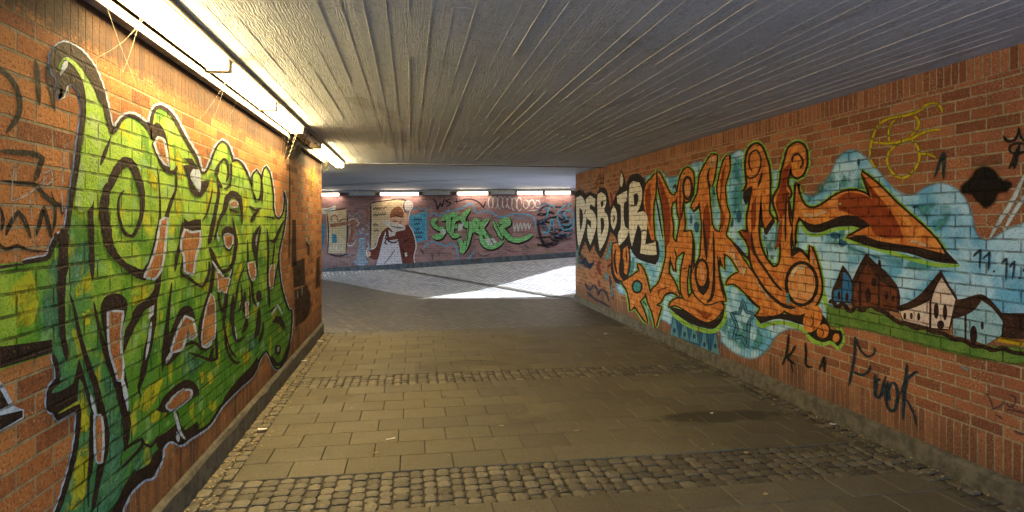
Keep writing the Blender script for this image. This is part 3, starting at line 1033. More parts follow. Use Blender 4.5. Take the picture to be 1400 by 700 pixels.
s.poly([(0,520),(12,540),(18,554),(26,558),(33,560),(32,572),(18,580),(0,590)], corner=40)
mural = L_(LEFT, 1).poly(SIL, corner=55).build('graffiti_lettering', paint(G_LEFT, (.27, .50, .035), (.40, .60, .055), wear=.16, scale=5, grad='green'), P, 'big lime and teal green interlaced letters with brown-black outlines')
s.build('silver_outline', paint(G_LEFT, SILVER, (.46, .56, .72), soft=True, wear=.22), mural)
# teal and yellow fades inside the letters
y = L_(LEFT, 2)
for q in ([(200,230),(211,236),(218,262),(214,308),(206,300),(203,262)], [(238,198),(246,205),(252,235),(247,300),(240,290)], [(287,240),(292,245),(290,262),(284,300),(281,290)],
          [(330,255),(338,262),(337,320),(333,332),(331,290)], [(103,395),(125,368),(127,384),(115,400),(104,408)], [(112,430),(128,420),(139,440),(116,446)], [(178,392),(212,386),(208,400),(180,420)],
          [(200,530),(225,515),(215,545),(197,570),(190,555)], [(272,508),(292,504),(293,520),(275,535)], [(330,482),(343,479),(342,492),(332,502)], [(20,392),(52,386),(48,440),(22,448)], [(304,436),(309,438),(316,478),(306,470)],
          [(322,368),(332,352),(334,358),(322,392),(318,400)], [(109,520),(122,560),(124,600),(121,640),(112,690),(88,700),(100,650),(108,600)], [(206,562),(220,560),(218,574),(205,580)]):
    y.poly(q, feather=1.6, corner=80)
y.build('yellow_fade', paint(G_LEFT, (.50, .52, .02), (.62, .60, .03), .88, soft=True, blotch=True, wear=.2), mural, each=True)
tl = L_(LEFT, 2.4)
for q in ([(67,362),(79,352),(85,420),(84,462),(60,462),(58,400)], [(95,330),(124,326),(122,366),(104,392),(95,400)], [(142,512),(158,524),(172,560),(172,610),(150,650),(139,640),(148,600),(142,560)], [(152,640),(206,612),(213,618),(162,676),(142,704),(128,700)],
          [(252,480),(282,494),(270,504),(256,540),(248,520)], [(76,496),(100,484),(104,500),(96,524),(80,536)], [(112,470),(128,500),(138,560),(134,566),(120,520)], [(336,462),(356,452),(350,476),(340,482)]):
    tl.poly(q, feather=2.5, corner=80)
tl.build('teal_fade', paint(G_LEFT, (.07, .26, .15), (.11, .34, .19), .8, soft=True, blotch=True, wear=.2), mural, each=True)

k = L_(LEFT, 3.2)
OUT = [(x, y_, 7 if x < 150 else 5 if x < 270 else 3.2 if x < 345 else 2.4) for x, y_ in SIL[1:] if x > 0]
LOW = [i_ for i_, q_ in enumerate(OUT) if q_[1] > 712]
k.stroke(OUT[:LOW[0] + 1]); k.stroke(OUT[LOW[-1]:])
ST = k.stroke
# heavy shadows
k.poly([(0,474),(66,465),(71,464),(72,482),(0,504)], corner=30)
k.poly([(0,363),(62,357),(66,351),(66,356),(0,368)], corner=30)
k.poly([(0,532),(8,546),(12,554),(0,560)], corner=30).poly([(0,568),(31,561),(31,570),(16,579),(0,588)], corner=30)
k.poly([(69,538),(84,534),(100,524),(105,504),(108,490),(113,505),(120,530),(128,556),(127,568),(119,545),(113,524),(108,518),(106,548),(77,566),(69,557)], corner=35)
k.poly([(71,464),(74,480),(78,500),(80,516),(83,524),(76,530),(70,536),(78,520),(77,504)], corner=40)
k.poly([(270,576),(254,588),(242,578),(228,590),(216,598),(214,608),(218,614),(208,624),(204,634),(184,646),(171,662),(162,682),(148,704),(162,704),(176,676),(186,662),(198,654),(208,649),(214,638),(219,626),(221,612),(228,603),(238,601),(247,605),(270,591)], corner=60)
k.poly([(351,488),(343,501),(331,513),(320,525),(308,541),(304,553),(325,532),(338,521),(347,512),(354,498)], corner=50)
k.poly([(84,90),(92,79),(102,84),(110,95),(117,110),(121,130),(113,150),(113,132),(106,116),(97,110),(89,114),(84,120),(83,104)], corner=60)   # dark hook
k.poly([(74,96),(74,80),(84,64),(98,66),(112,76),(124,92),(134,112),(142,140),(138,142),(128,120),(116,98),(104,84),(92,77),(82,86),(80,99)], corner=60)
ST([(134,168,2),(134,186,2),(131,240,4),(129,256,5),(124,280,8),(125,320,8),(126,366,7),(127,384,2)])
ST([(77,318,3),(76,322,5),(72,340,4),(68,348,3)]); ST([(87,312,10),(87,322,14),(86,366,14),(84,394,11),(85,440,9),(86,460,8),(90,480,9),(91,494,2)])
ST([(95,400,3),(102,424,4),(109,458,6),(120,496,7),(130,524,9),(136,550,10),(142,576,10),(145,600,10),(142,622,10),(137,642,9),(130,680,7),(126,700,4)])
ST([(126,560,7),(126,600,8),(124,640,6),(121,660,3),(121,694,3)])
ST([(128,412,3),(132,432,4),(138,458,5),(144,478,8),(152,502,10),(160,520,12),(168,552,12),(173,572,12),(173,592,10),(171,618,4)])
ST([(168,616,4),(181,607,4),(194,600,4),(195,608,5),(180,626,4),(166,641,3)]); ST([(195,606,4),(206,611,4),(212,604,4),(218,596,5)])
ST([(137,226,8),(152,186,3)])
# the round letter and its inner ring
ST([(148,262,10),(157,238,12),(165,226,13),(172,221,14),(180,225,12),(187,238,10),(193,256,9),(195,272,7),(193,296,6),(186,316,5),(181,323,5),(172,320,5),(166,308,4),(162,290,4),(163,270,3),(170,260,3)])
ST([(148,250,11),(144,270,12),(142,290,14),(146,316,14),(149,334,13),(158,350,10),(170,362,8),(182,370,12),(196,377,14),(206,362,10),(212,340,8),(216,316,6),(219,294,3),(218,260,2),(215,228,2)])
ST([(240,228,2),(241,256,3),(234,276,5),(228,296,6),(226,316,4),(222,360,3),(217,380,7),(214,398,9),(206,412,12),(192,422,13),(184,438,11),(176,454,10),(169,482,4)])
ST([(213,398,6),(210,436,8),(205,464,10),(199,492,9),(194,518,7),(190,530,4),(193,544,2)])
k.poly([(138,426),(142,408),(154,401),(166,403),(174,412),(173,428),(168,450),(166,476),(170,500),(176,530),(168,530),(160,520),(150,492),(144,462)], corner=60)
# third peak
k.poly([(209,188),(208,174),(214,167),(221,172),(227,185),(231,206),(233,232),(226,230),(216,210)], corner=60)
ST([(209,194,6),(216,210,6),(224,228,6),(232,235,5),(239,234,5),(242,226,3)]); k.poly([(250,216),(263,217),(271,231),(266,240),(262,262),(255,240),(250,226),(262,224)], corner=40)
ST([(260,250,7),(266,263,7),(273,266,7),(280,258,6),(286,248,3)]); k.poly([(274,248),(286,246),(282,256),(275,262)], corner=40)
ST([(296,240,6),(297,232,6),(299,226,4),(306,217,3),(310,220,3),(312,230,3),(312,241,3),(309,248,2.5)]); k.poly([(296,238),(301,248),(305,256),(297,258)], corner=40)
ST([(298,256,4),(299,266,4.5),(296,281,5),(291,307,6),(287,327,6),(285,334,4)]); ST([(291,258,2.5),(283,291,2.5),(276,303,2)])
ST([(316,222,3),(316,241,3),(313.5,254,3),(306,258,3)])
ST([(293,329,3),(296,317,3),(300,301,4),(307,287,6),(311,271,8),(318.6,264.5,9),(326,270,8),(330,284,4),(331,307,3)]); ST([(313,286,4),(327,291,4)])
k.poly([(303,318),(308,310),(315,309),(319,316),(319,332),(316,342),(312,344),(307,338),(305,328)], corner=60)
ST([(318,296,2),(321,318,4),(323,331,5),(321,345,5),(319,357,5),(314,367,5),(307,371,6),(301,370,6),(294,357,6),(290,346,6),(286,338,4)])
k.poly([(251,298),(258,303),(266,300),(275,300),(275,316),(262,318),(252,314)], corner=40)
ST([(250,304,5),(246,334,5),(242,352,5),(239,372,3)]); ST([(252,334,3),(250,358,3),(248,374,4),(258,380,5),(268,388,4),(276,392,4),(281,386,4),(286,371,4),(286,357,3)])
ST([(291,358,4),(291,374,5),(287,401,6),(281,421,7),(274,447,6),(274,464,5),(276,475,4)])
ST([(298,392,3),(301,418,4),(306,428,4),(308.6,407,4),(314,384,4),(318.5,366,3)])
ST([(260,467,4),(268.6,470,4),(276,477,4),(283,476,4),(290,473,4)]); ST([(258,482,4),(277,488.6,4),(287,492,5),(297,490,4),(296,468,4),(295,440,3)]); k.poly([(290,474),(293,476),(290,492),(285,490)], corner=40)
k.poly([(224,502),(226,474),(233,454),(239,438),(246,423),(254,418),(263,421),(267,440),(268,458),(262,464),(256,450),(248,478),(234,488)], corner=60)
ST([(227,500,6),(242,484,5),(250,474,4),(258,470,4),(268,468,3)]); ST([(235,386,3),(231,420,4),(228,450,6),(226,476,9),(222,508,3)])
k.poly([(215,562),(222,546),(230,536),(246,523),(258,519),(269,527),(273,540),(262,546),(242,560),(226,564)], corner=60)
ST([(242,562,4),(244,574,3),(248,588,3),(257,602,3)])
# right-hand letters, closely nested
ST([(305,430,2),(306,440,3),(308,454,3),(310,476,3),(316,490,4),(323,497,4),(329,494,3)]); ST([(309,454,2.5),(313,473,2.5),(318.6,484,3),(324,489,2)])
ST([(319,403,4),(318,419,6),(317,436,6),(319,446,5),(321,458,5),(325,467,5),(336,460,3)]); ST([(335,398,4),(334,421,6),(337,433,4),(336,446,6),(330,456,3)])
ST([(335,364,2),(327,383,2.5),(323,407,3),(321,424,2)]); ST([(338.6,328,2),(339,350,3),(339,371,3),(344,386,3),(346,407,4),(351,419,3)]); ST([(329,388,2),(331,408,2),(326,430,2)])
k.ell(354, 405, 4, 8); ST([(354,421,5),(354,436,6),(352,452,7),(348,462,3)]); ST([(356,308,3),(348.6,321,5),(347,331,6),(349,348,4),(351,360,2)])
ST([(341,281,3),(348.6,287,3.5),(357,284,3)]); ST([(354,287,3),(348,294,5),(343,304,5)]); ST([(344,258,2),(350,273,3),(355.7,271,3),(357,246,2)])
ST([(357,310,3),(353,330,3),(351,357,3),(352,376,2.4)]); ST([(365,312,3),(367,340,3),(366,377,3),(368,402,3),(368.5,420,3)]); ST([(368,328,3),(375,331,4),(382,315,4),(389,300,2)]); ST([(376,330,2),(373,357,2),(372,393,2)])
ST([(382,352,2),(378,372,2),(374,392,2)]); ST([(358,246,2.5),(359,262,2.5),(358,280,2)]); ST([(360,296,2),(372,298,2.5),(376,300,2.5)])
k.poly([(372,441),(377,432),(384,432),(391,447,),(387,451),(380,442)], corner=60); k.ell(380, 478, 4.5, 7); ST([(371,486,3),(377,498,5),(386,496,6),(393,480,5),(397,464,3)]); ST([(368,428,2.5),(375,421,2.5),(381,417,2)])
ST([(360,440,3),(358,458,4),(352,470,3)]); ST([(341,390,2),(342,410,2),(340,426,2)]); ST([(312,400,2),(309,424,2.5),(304,452,2)])
k.build('dark_outline', paint(G_LEFT, (.026, .012, .011), (.016, .009, .009), wear=.16), mural)

st = L_(LEFT, 4.0)                                # lime stripe and white glint in the hook
st.poly([(84,82),(92,78),(102,84),(112,94),(119,108),(128,122),(134,140),(137,158),(138,180),(136,230),(126,280),(112,290),(103,280),(110,220),(116,178),(118,150),(116,122),(110,104),(102,92),(92,83)], corner=60)
st.build('lime_stripe', paint(G_LEFT, (.36, .62, .04), (.42, .60, .20), wear=.16), mural)
HOLES = [[(131,568),(138,570),(140,600),(138,632),(133,630),(131,606)], [(221,302),(228,298),(225,330),(221,362),(216,374),(210,380),(199,378),(204,368),(212,348),(218,322)],
         [(149,427),(167,427),(165,446),(164,476),(167,500),(166,518),(163,520),(156,496),(151,476)], [(213,196),(217,189),(223,192),(226,206),(229,226),(220,214)],
         [(297,373),(301,374),(306,381),(313.6,381),(308.6,400),(303,396),(299,398.6),(298.6,384)], [(254,315),(262,319),(273,317),(272,333),(267,348),(265,362),(263,374),(254,370),(253,350),(249,335)],
         [(289,402),(293,412),(294,445),(293,461),(286,467),(277,473),(277,455),(282,425)], [(254,434),(263,438),(267,458),(261,463),(257,450),(248,476),(235,481),(239,468),(247,446)],
         [(229,556),(238,544),(252,534),(261,535),(260,542),(242,556),(233,560)], [(307,322),(311,320),(318,322),(317,333),(313,339),(309,335)], [(316,277),(320,275),(324,277),(325,282),(316,283)], [(340,360),(347,359),(349,373),(346,384),(342,374)],
         [(337,413),(339,414),(339,434),(337,434)], [(369,372),(374,360),(374,384),(371,396)]]
h1 = L_(LEFT, 4.6)
for q in HOLES:
    h1.stroke(q, 6.5 if q[0][0] < 270 else 3.4, closed=True, corner=40)
h1.poly([(84,92),(88,84),(93,83),(92,91),(86,99),(82,104)], corner=60).poly([(260,241),(264,231),(273,232),(275,250),(273,263),(267,254)], corner=60).poly([(205,420),(211,417),(210,430),(203,437)], corner=40)
h1.stroke([(207,440,4),(203,470,4),(199,492,2)]).stroke([(124,540,3),(128,556,5),(131,568,4)]).stroke([(235,482,6),(230,490,5),(227,497,3)]).stroke([(238,560,4),(243,578,4.5),(247,592,4),(254,601,3)]).stroke([(242,590,4),(244,604,6)])
h1.stroke([(167,518,6),(172,540,6),(175,562,2)]).stroke([(290,356,2),(296,366,3),(302,374,3),(307,381,2)]).stroke([(313,380,2),(317,368,2.5)]).stroke([(321,446,2),(324,464,2)]).stroke([(353,412,4),(352,420,3)]).stroke([(351,322,2),(350,335,2)])
h1.stroke([(277,474,3),(284,474,3),(290,467,3)]).stroke([(381,474,3),(380,481,3)]).stroke([(371,430,2),(380,417,2.5),(386,430,2)]).stroke([(297,318,2),(299,330,3)])
h1.build('silver_edging', paint(G_LEFT, (.62, .70, .78), (.46, .56, .70), wear=.22), mural, each=True)
h2 = L_(LEFT, 5.2)
for q in HOLES:
    h2.poly(q, corner=40)
h2.build('bare_brick_gap', wall_material('bare_brick_showing', G_LEFT), mural, each=True)

# tags and smears on the left wall
a = L_(LEFT, .5)
for q in ([(-6,92,8),(4,98,8),(13,106,8),(22,120,9),(27,138,9),(26,155,9),(19,168,8),(8,182,7)], [(0,206,7),(20,208,8),(45,210,9),(58,216,9),(53,232,9),(47,248,7)], [(0,247,4),(30,250,5),(47,252,6),(62,268,8),(75,278,8),(84,282,6),(85,294,5)],
          [(8,322,7),(16,302,7),(25,290,8),(34,302,7),(42,326,6)], [(50,322,6),(56,298,7),(60,283,7),(65,302,7),(71,326,6)], [(0,282,4),(4,300,6),(2,316,5)]):
    a.stroke(q, 8, feather=.28)
for q in ([(48,82,7),(51,104,9),(54,144,7)], [(64,90,6),(69,118,8),(75,152,6)]):
    a.stroke(q, 8, feather=.3)
a.build('graffiti_tag', paint(G_LEFT, (.014, .014, .012), (.022, .02, .015), .97, soft=True, wear=.25), P, 'black sprayed arcs and upright strokes at the near end of the wall')
a = L_(LEFT, .6)
for q in ([(20,224),(17,250),(16,275),(30,270),(48,258),(66,240)], [(88,198),(87,230),(85,256)], [(58,238),(70,232),(74,246),(62,254),(57,246)], [(16,280),(18,300)], [(40,262),(44,300)], [(84,262),(86,290)]):
    a.stroke(q, 5, feather=.8)
a.build('chalky_scribble', paint(G_LEFT, (.66, .60, .55), None, .6, soft=True, wear=.5), P, 'faint chalky white scribble over the orange bricks')
a = L_(LEFT, .5)
a.poly([(400,358),(417,352),(418,390),(401,394)], feather=1.2, corner=30).poly([(399,300),(405,300),(406,362),(398,366)], feather=1).poly([(432,352),(438,350),(438,392),(431,396)], feather=1.5, corner=40).stroke([(396,222,3),(396,300,3.5),(395,360,3)], feather=.6)
a.stroke([(419,330,5),(422,340,5),(421,350,4)], feather=.6).poly([(401,396),(420,388),(426,404),(422,434),(402,448)], feather=3)
a.build('soot_smear', paint(G_LEFT, (.03, .022, .018), None, .72, soft=True, wear=.4), P, 'black sooty patches near the end of the wall')
a = L_(LEFT, .8)
a.stroke([(430,226,3),(428,245,4.5),(426,266,3)], feather=.6).stroke([(424,228,2),(423,250,2.5)], feather=.6)
a.build('yellow_streak', paint(G_LEFT, (.55, .45, .03), None, .7, soft=True), P, 'yellow drip near the upper end of the wall')
a = L_(LEFT, .9)
a.stroke([(424,276,2),(421,290,2),(418,314,2.4),(420,330,2),(423,333,1.6),(427,316,1.6)]).stroke([(411,240,2.5),(413,256,3),(410,272,2.5)], feather=.8).stroke([(402,400,1.6),(402,410,1.6)]).stroke([(407,398,1.6),(407,408,1.6)]).stroke([(413,390,1.6),(413,404,1.6)])
a.build('pale_scrawl', paint(G_LEFT, (.55, .55, .46), None, .7, soft=True), P, 'pale face-like scrawl near the end of the wall')

# ------------------------------------------------------------------ RIGHT WALL: blue ground, orange letters, arrow, village
P = RIGHT.obj
bgp = [(842,398),(846,352),(866,318),(884,282),(880,242),(892,236),(906,232),(914,240),(931,236),(945,222),(962,219),(976,222),(990,216),(1000,208),(1010,203),(1021,207),(1034,220),(1052,230),(1064,230),(1080,236),(1088,246),(1096,259),(1108,266),(1118,262),(1130,244),(1138,226),(1146,212),(1160,203),(1172,204),(1184,212),(1196,224),(1208,238),(1222,254),(1238,264),(1252,262),(1266,253),(1286,248),(1306,254),(1320,268),(1331,290),(1337,318),(1350,326),(1374,312),(1408,300),(1408,440),(1360,436),(1300,440),(1240,432),(1190,420),(1150,420),(1132,436),(1126,462),(1086,452),(1066,458),(1052,478),(1036,491),(1018,491),(1000,482),(984,468),(980,452),(950,450),(916,446),(904,440),(896,450),(882,430),(868,410)]
bg_ = L_(RIGHT, 0).poly(bgp, feather=5, corner=100)
blue = bg_.build('blue_mural_ground', paint(G_RIGHT, (.12, .39, .68), (.42, .67, .90), soft=True, wear=.28, scale=3.4), P, 'sky blue sprayed background with pale and turquoise patches')
tq = L_(RIGHT, .5)
for q in ([(1130,240),(1160,232),(1184,246),(1180,262),(1156,258),(1120,268),(1100,276)], [(1244,280),(1296,278),(1300,300),(1280,318),(1258,296)], [(1120,300),(1180,312),(1156,328),(1196,346),(1260,352),(1290,366),(1250,372),(1180,350),(1124,330)],
          [(984,430),(1040,446),(1052,460),(1030,482),(1004,474),(986,456)], [(904,250),(922,278),(918,330),(908,300)], [(950,240),(980,232),(976,300),(950,320)], [(924,380),(940,372),(936,400),(926,396)], [(1040,320),(1062,320),(1060,356),(1050,352)],
          [(1000,215),(1020,220),(1018,300),(1000,310)], [(878,406),(890,418),(894,438),(884,430)]):
    tq.poly(q, feather=6, corner=90)
tq.build('turquoise_patch', paint(G_RIGHT, (.045, .26, .30), (.07, .33, .36), .75, soft=True, blotch=True, wear=.2), blue, each=True)
db = L_(RIGHT, 1.0)
db.poly([(920,425),(980,445),(984,490),(950,479),(915,463)], feather=1, corner=40)
for x, y_, rx, ry in ((1174,222,3,6),(1152,332,7,6),(1010,296,4,9),(1000,304,4,8),(978,260,4,8),(972,300,3,8),(953,268,3,6),(952,310,4,8),(945,300,3,7),(1142,322,8,5),(1224,280,12,5)):
    db.ell(x, y_, rx, ry, 20 if x == 1224 else 0, feather=2)
STAR = [(1016,410),(1020,426),(1031,430),(1024,440),(1022,476),(1014,460),(1003,462),(1008,446),(1000,428),(1011,428)]
db.stroke(STAR, 6, closed=True, feather=.4, corner=30); db.ell(1128, 462, 22, 6, 18, feather=3); db.stroke([(1206,262,3),(1240,292,5),(1262,308,3)], feather=.4)
db.build('dark_blue_shading', paint(G_RIGHT, (.012, .085, .21), (.02, .13, .27), .85, soft=True, wear=.2), blue, each=True)
tr = L_(RIGHT, 1.5)
for x, b_ in ((922,462),(936,466),(949,470),(963,482),(978,486)):
    tr.poly([(x, b_ - 33), (x + 6, b_), (x - 6, b_ - 4)], corner=20)
tr.stroke(STAR, 1.4, closed=True, corner=30)
tr.build('pale_blue_triangle', paint(G_RIGHT, (.12, .33, .44), None, .9, wear=.2), blue, each=True)
for x, b_ in ((922,453),(936,457),(949,461),(963,472),(978,474)):
    pass
dd = L_(RIGHT, 1.8)
for x, b_ in ((922,452),(936,457),(949,460),(963,471),(978,473)):
    dd.ell(x, b_, 2, 3.4)
dd.build('dark_blue_dot', paint(G_RIGHT, (.012, .06, .16), wear=.15), blue, each=True)

ORANGE = [
    [(883,253),(890,245),(897,236),(896,262),(893,284),(893,306),(895,330),(890,326),(884,300),(880,276)],
    [(899,233),(905,243),(912,258),(917,266),(922,268),(926,262),(925,271),(919,278),(917,290),(920,310),(920,326),(926,332),(935,336),(931,346),(924,352),(923,372),(919,360),(916,352),(914,372),(921,384),(926,396),(929,406),(920,399),(910,401),(903,412),(894,418),(886,412),(892,396),(900,388),(906,372),(911,348),(910,320),(908,300),(904,272),(900,252)],
    [(926,274),(928,253),(933,236),(940,229),(947,236),(948,255),(945,270),(938,276),(934,268),(934,284),(936,306),(934,318),(944,316),(948,334),(947,369),(942,360),(940,372),(939,396),(943,412),(934,406),(931,390),(932,368),(937,344),(930,344),(926,330),(930,304),(927,290)],
    [(973,211),(980,212),(978,233),(973,255),(969,246),(969,258),(971,286),(975,312),(984,318),(988,300),(987,288),(981,262),(983,245),(990,219),(996,212),(997,232),(991,254),(993,280),(997,294),(994,312),(992,322),(1000,331),(1024,366),(1046,396),(1060,411),(1076,420),(1064,430),(1034,432),(1040,422),(1020,401),(1004,388),(993,389),(998,380),(1011,372),(999,352),(989,346),(990,368),(984,350),(982,372),(987,390),(992,412),(985,411),(968,416),(958,411),(949,400),(945,382),(948,368),(957,352),(959,330),(960,306),(958,288),(957,276),(949,287),(946,282),(954,264),(957,240),(966,222)],
    [(915,420),(919,412),(930,408),(940,412),(946,400),(956,412),(968,418),(985,412),(989,420),(980,434),(966,440),(946,430),(934,422),(922,417)],
    [(1018,262),(1022,250),(1020,230),(1022,210),(1028,200),(1036,197),(1042,203),(1046,213),(1051,230),(1052,270),(1051,290),(1056,298),(1046,312),(1043,300),(1041,262),(1039,280),(1037,302),(1038,330),(1046,352),(1057,366),(1065,362),(1068,344),(1066,318),(1064,296),(1058,276),(1060,266),(1066,256),(1069,236),(1074,218),(1078,204),(1088,196),(1097,198),(1102,208),(1102,226),(1097,238),(1090,243),(1084,238),(1082,224),(1078,238),(1076,252),(1081,264),(1077,274),(1083,306),(1080,326),(1082,352),(1094,344),(1104,354),(1107,362),(1108,336),(1114,350),(1120,372),(1123,394),(1118,412),(1107,424),(1090,431),(1072,424),(1056,408),(1040,384),(1028,362),(1024,336),(1012,316),(1024,318),(1022,300),(1026,276),(1029,254),(1024,256)],
    [(1089,250),(1092,264),(1100,281),(1112,285),(1126,279),(1140,269),(1156,262),(1174,262),(1191,270),(1184,250),(1178,235),(1200,252),(1226,278),(1260,308),(1280,328),(1292,347),(1250,337),(1200,329),(1180,322),(1158,325),(1178,314),(1192,308),(1184,300),(1156,294),(1132,302),(1114,307),(1100,302),(1092,296),(1087,312),(1086,340),(1084,312),(1086,290)],
    [(850,386),(862,379),(873,371),(881,376),(885,390),(881,404),(874,412),(880,425),(885,442),(876,430),(868,418),(862,424),(861,412),(857,396)],
    [(872,361),(878,366),(884,382),(889,402),(897,417),(904,420),(900,432),(896,448),(893,430),(886,412),(882,392),(876,374)],
    [(838,334),(844,332),(848,346),(846,372),(852,384),(842,378),(838,358)], [(852,342),(858,336),(860,352),(857,376),(853,372)],
]
BUB = [(1111,436,12,19,22), (1125,453,8,10,15), (1143,462,4.5,6.5,15)]
gh = L_(RIGHT, 2.2)
for i, q in enumerate(ORANGE[:9]):
    gh.stroke(q, 10.5 if i in (5, 6) else 7.5, closed=True, corner=60)
gh.stroke([(1034,436),(1040,447),(1066,441),(1098,450),(1112,466),(1126,470),(1136,468),(1146,476),(1153,464),(1146,448),(1138,440),(1130,418),(1126,396)], 6).stroke([(915,424),(940,444),(964,452),(978,452),(990,438),(990,424)], 6).stroke([(1095,302),(1104,319),(1120,321),(1140,314),(1164,312),(1180,314)], 5).stroke([(1152,327),(1180,334),(1240,352),(1280,362),(1312,363)], 6)
gh.build('lime_halo', paint(G_RIGHT, (.20, .44, .05), (.28, .50, .09), wear=.3), blue)
kb = L_(RIGHT, 3.0)
for i, q in enumerate(ORANGE):
    kb.stroke(q, 6.2 if i in (5, 6) else 4.4, closed=True, corner=60)
for q in ([(1030,430),(1058,428),(1092,430),(1110,422),(1118,432),(1108,446),(1096,444),(1066,436),(1040,443)], [(915,419),(940,426),(968,440),(984,434),(990,420),(988,436),(978,448),(964,448),(940,440),(918,424)],
          [(1091,292),(1102,304),(1116,309),(1134,304),(1156,296),(1186,301),(1193,309),(1178,312),(1164,309),(1140,311),(1120,318),(1104,315)], [(1155,325),(1180,321),(1200,329),(1250,337),(1292,346),(1281,328),(1291,340),(1311,361),(1280,358),(1240,346),(1200,340)],
          [(1083,225),(1085,238),(1091,245),(1099,238),(1103,222),(1103,208),(1096,228),(1090,234)], [(1018,258),(1028,248),(1030,256),(1026,270),(1020,280),(1016,272)], [(996,212),(1000,213),(997,232),(992,254),(994,236)],
          [(1102,440),(1118,424),(1128,434),(1136,450),(1150,452),(1152,464),(1145,474),(1136,466),(1126,468),(1114,464),(1104,454)], [(1066,398),(1076,388),(1080,412),(1072,418)], [(1048,304),(1056,297),(1060,302),(1048,322),(1044,316)], [(1020,352),(1026,344),(1032,366),(1034,372)],
          [(900,392),(918,384),(927,398),(928,406),(918,402),(908,406),(902,416)], [(938,274),(945,268),(946,274),(938,279)], [(944,283),(948,286),(958,275),(958,282),(948,291)], [(1104,352),(1092,344),(1082,354),(1084,338),(1096,340)], [(838,352),(850,340),(862,352),(858,382),(846,382)],
          [(834,360),(840,354),(842,376),(850,390),(840,384)], [(1086,258),(1090,300),(1086,342),(1083,320)]):
    kb.poly(q, corner=55)
kb.build('black_outline', paint(G_RIGHT, BLACK, (.022, .014, .012), wear=.12), blue)
of = L_(RIGHT, 4.0)
for q in ORANGE:
    of.poly(q, corner=55)
for x, y_, rx, ry, ro in BUB:
    of.ell(x, y_, rx, ry, ro)
letters = of.build('orange_letters', paint(G_RIGHT, (.48, .135, .026), (.66, .27, .065), wear=.18, scale=11), blue, 'interlaced orange letters ending in curls, with an arrow pointing right')
rd = L_(RIGHT, 4.4)
for q in ([(1070,232),(1082,222),(1078,240),(1076,258),(1080,264),(1074,290),(1068,300),(1060,278),(1066,258)], [(1150,266),(1176,264),(1192,272),(1184,252),(1182,244),(1204,270),(1226,300),(1236,326),(1200,324),(1186,306),(1160,292),(1146,288)], [(1014,317),(1026,318),(1032,350),(1024,340)],
          [(898,240),(906,252),(916,284),(916,330),(908,340),(906,290)], [(961,290),(968,276),(972,310),(966,360),(962,330)], [(1027,280),(1034,270),(1033,310),(1027,318)], [(986,236),(993,222),(990,246),(986,276),(992,300),(986,318),(984,280)], [(882,262),(890,250),(890,310),(884,296)],
          [(1062,300),(1070,300),(1068,330),(1060,344),(1058,336)], [(928,262),(932,244),(932,300),(929,300)], [(914,392),(904,398),(900,406),(898,396)], [(945,420),(975,430),(966,438)], [(1184,250),(1178,238),(1188,252),(1196,270)]):
    rd.poly(q, feather=1.6, corner=80)
rd.build('rust_shading', paint(G_RIGHT, (.22, .035, .012), (.30, .06, .015), .88, soft=True, wear=.15), letters, each=True)
hl = L_(RIGHT, 4.7)
for q in ([(991,334),(998,330),(1008,350),(1024,371),(1016,379),(1000,354)], [(1110,344),(1116,364),(1116,380),(1111,372)], [(1078,422),(1098,424),(1112,412),(1119,396),(1117,412),(1106,422),(1092,428)], [(968,218),(977,213),(978,226),(968,232)], [(1030,376),(1044,394),(1062,412),(1056,414),(1036,392)],
          [(876,368),(882,382),(888,404),(884,394),(878,378)], [(914,356),(912,374),(908,380),(911,366)], [(1096,290),(1118,290),(1148,276),(1152,280),(1120,296),(1102,298)], [(1232,326),(1262,330),(1284,342),(1250,334)], [(1036,204),(1042,212),(1044,224),(1038,212)]):
    hl.poly(q, feather=1.3, corner=80)
hl.build('pale_highlight', paint(G_RIGHT, (.68, .42, .24), (.72, .52, .36), .72, soft=True, blotch=True, wear=.25), letters, each=True)
dt = L_(RIGHT, 5.1)
ds = dt.stroke
ds([(1028,234),(1024,224),(1026,210),(1034,205),(1039,212),(1040,226),(1034,240),(1024,244),(1021,240)], 2.4); ds([(1083,222),(1085,213),(1092,211),(1097,218),(1097,226),(1093,229)], 3)
ds([(1027,318,4),(1032,346,3.5),(1046,368,3.5),(1060,388,3.5),(1070,398,4)]); ds([(1034,378,3),(1046,396,4),(1060,410,4.5),(1074,419,5),(1088,421,4)]); ds([(1020,404,3),(1030,414,4),(1040,422,3)]); ds([(1036,256,2.5),(1040,244,4),(1042,234,2)])
ds([(1002,331,2.5),(1010,340,4),(1022,354,4)]); ds([(975,316,3),(976,346,3),(976,382,4),(973,406,5),(966,414,3)]); ds([(981,348,2),(984,378,3),(990,408,3)]); ds([(961,300,3),(964,330,4),(966,356,4)]); ds([(969,258,2),(968,238,3),(971,228,2)])
ds([(930,302,2),(933,290,2.5),(934,276,2.5)]); ds([(925,352,3),(922,340,2)]); ds([(896,266,2),(902,300,2.5),(906,326,2)]); ds([(917,350,3),(914,376,2.5)]); ds([(932,368,2),(940,366,2)]); ds([(947,322,2),(947,350,3),(944,380,3),(946,402,3)])
ds([(1076,262,2),(1074,290,3),(1074,330,3)]); ds([(1078,268,3),(1080,300,3),(1084,314,2)]); ds([(1106,360,3),(1110,376,4),(1112,392,4),(1106,408,3)])
for cx, cy, rx, ry in ((1096,388,21,29), (959.5,374,8.5,19), (940,257,6,15)):
    ds([(cx + rx * math.cos(q), cy + ry * math.sin(q)) for q in [2 * math.pi * j / 14 for j in range(14)]], 4.5 if rx > 10 else 3.4, closed=True)
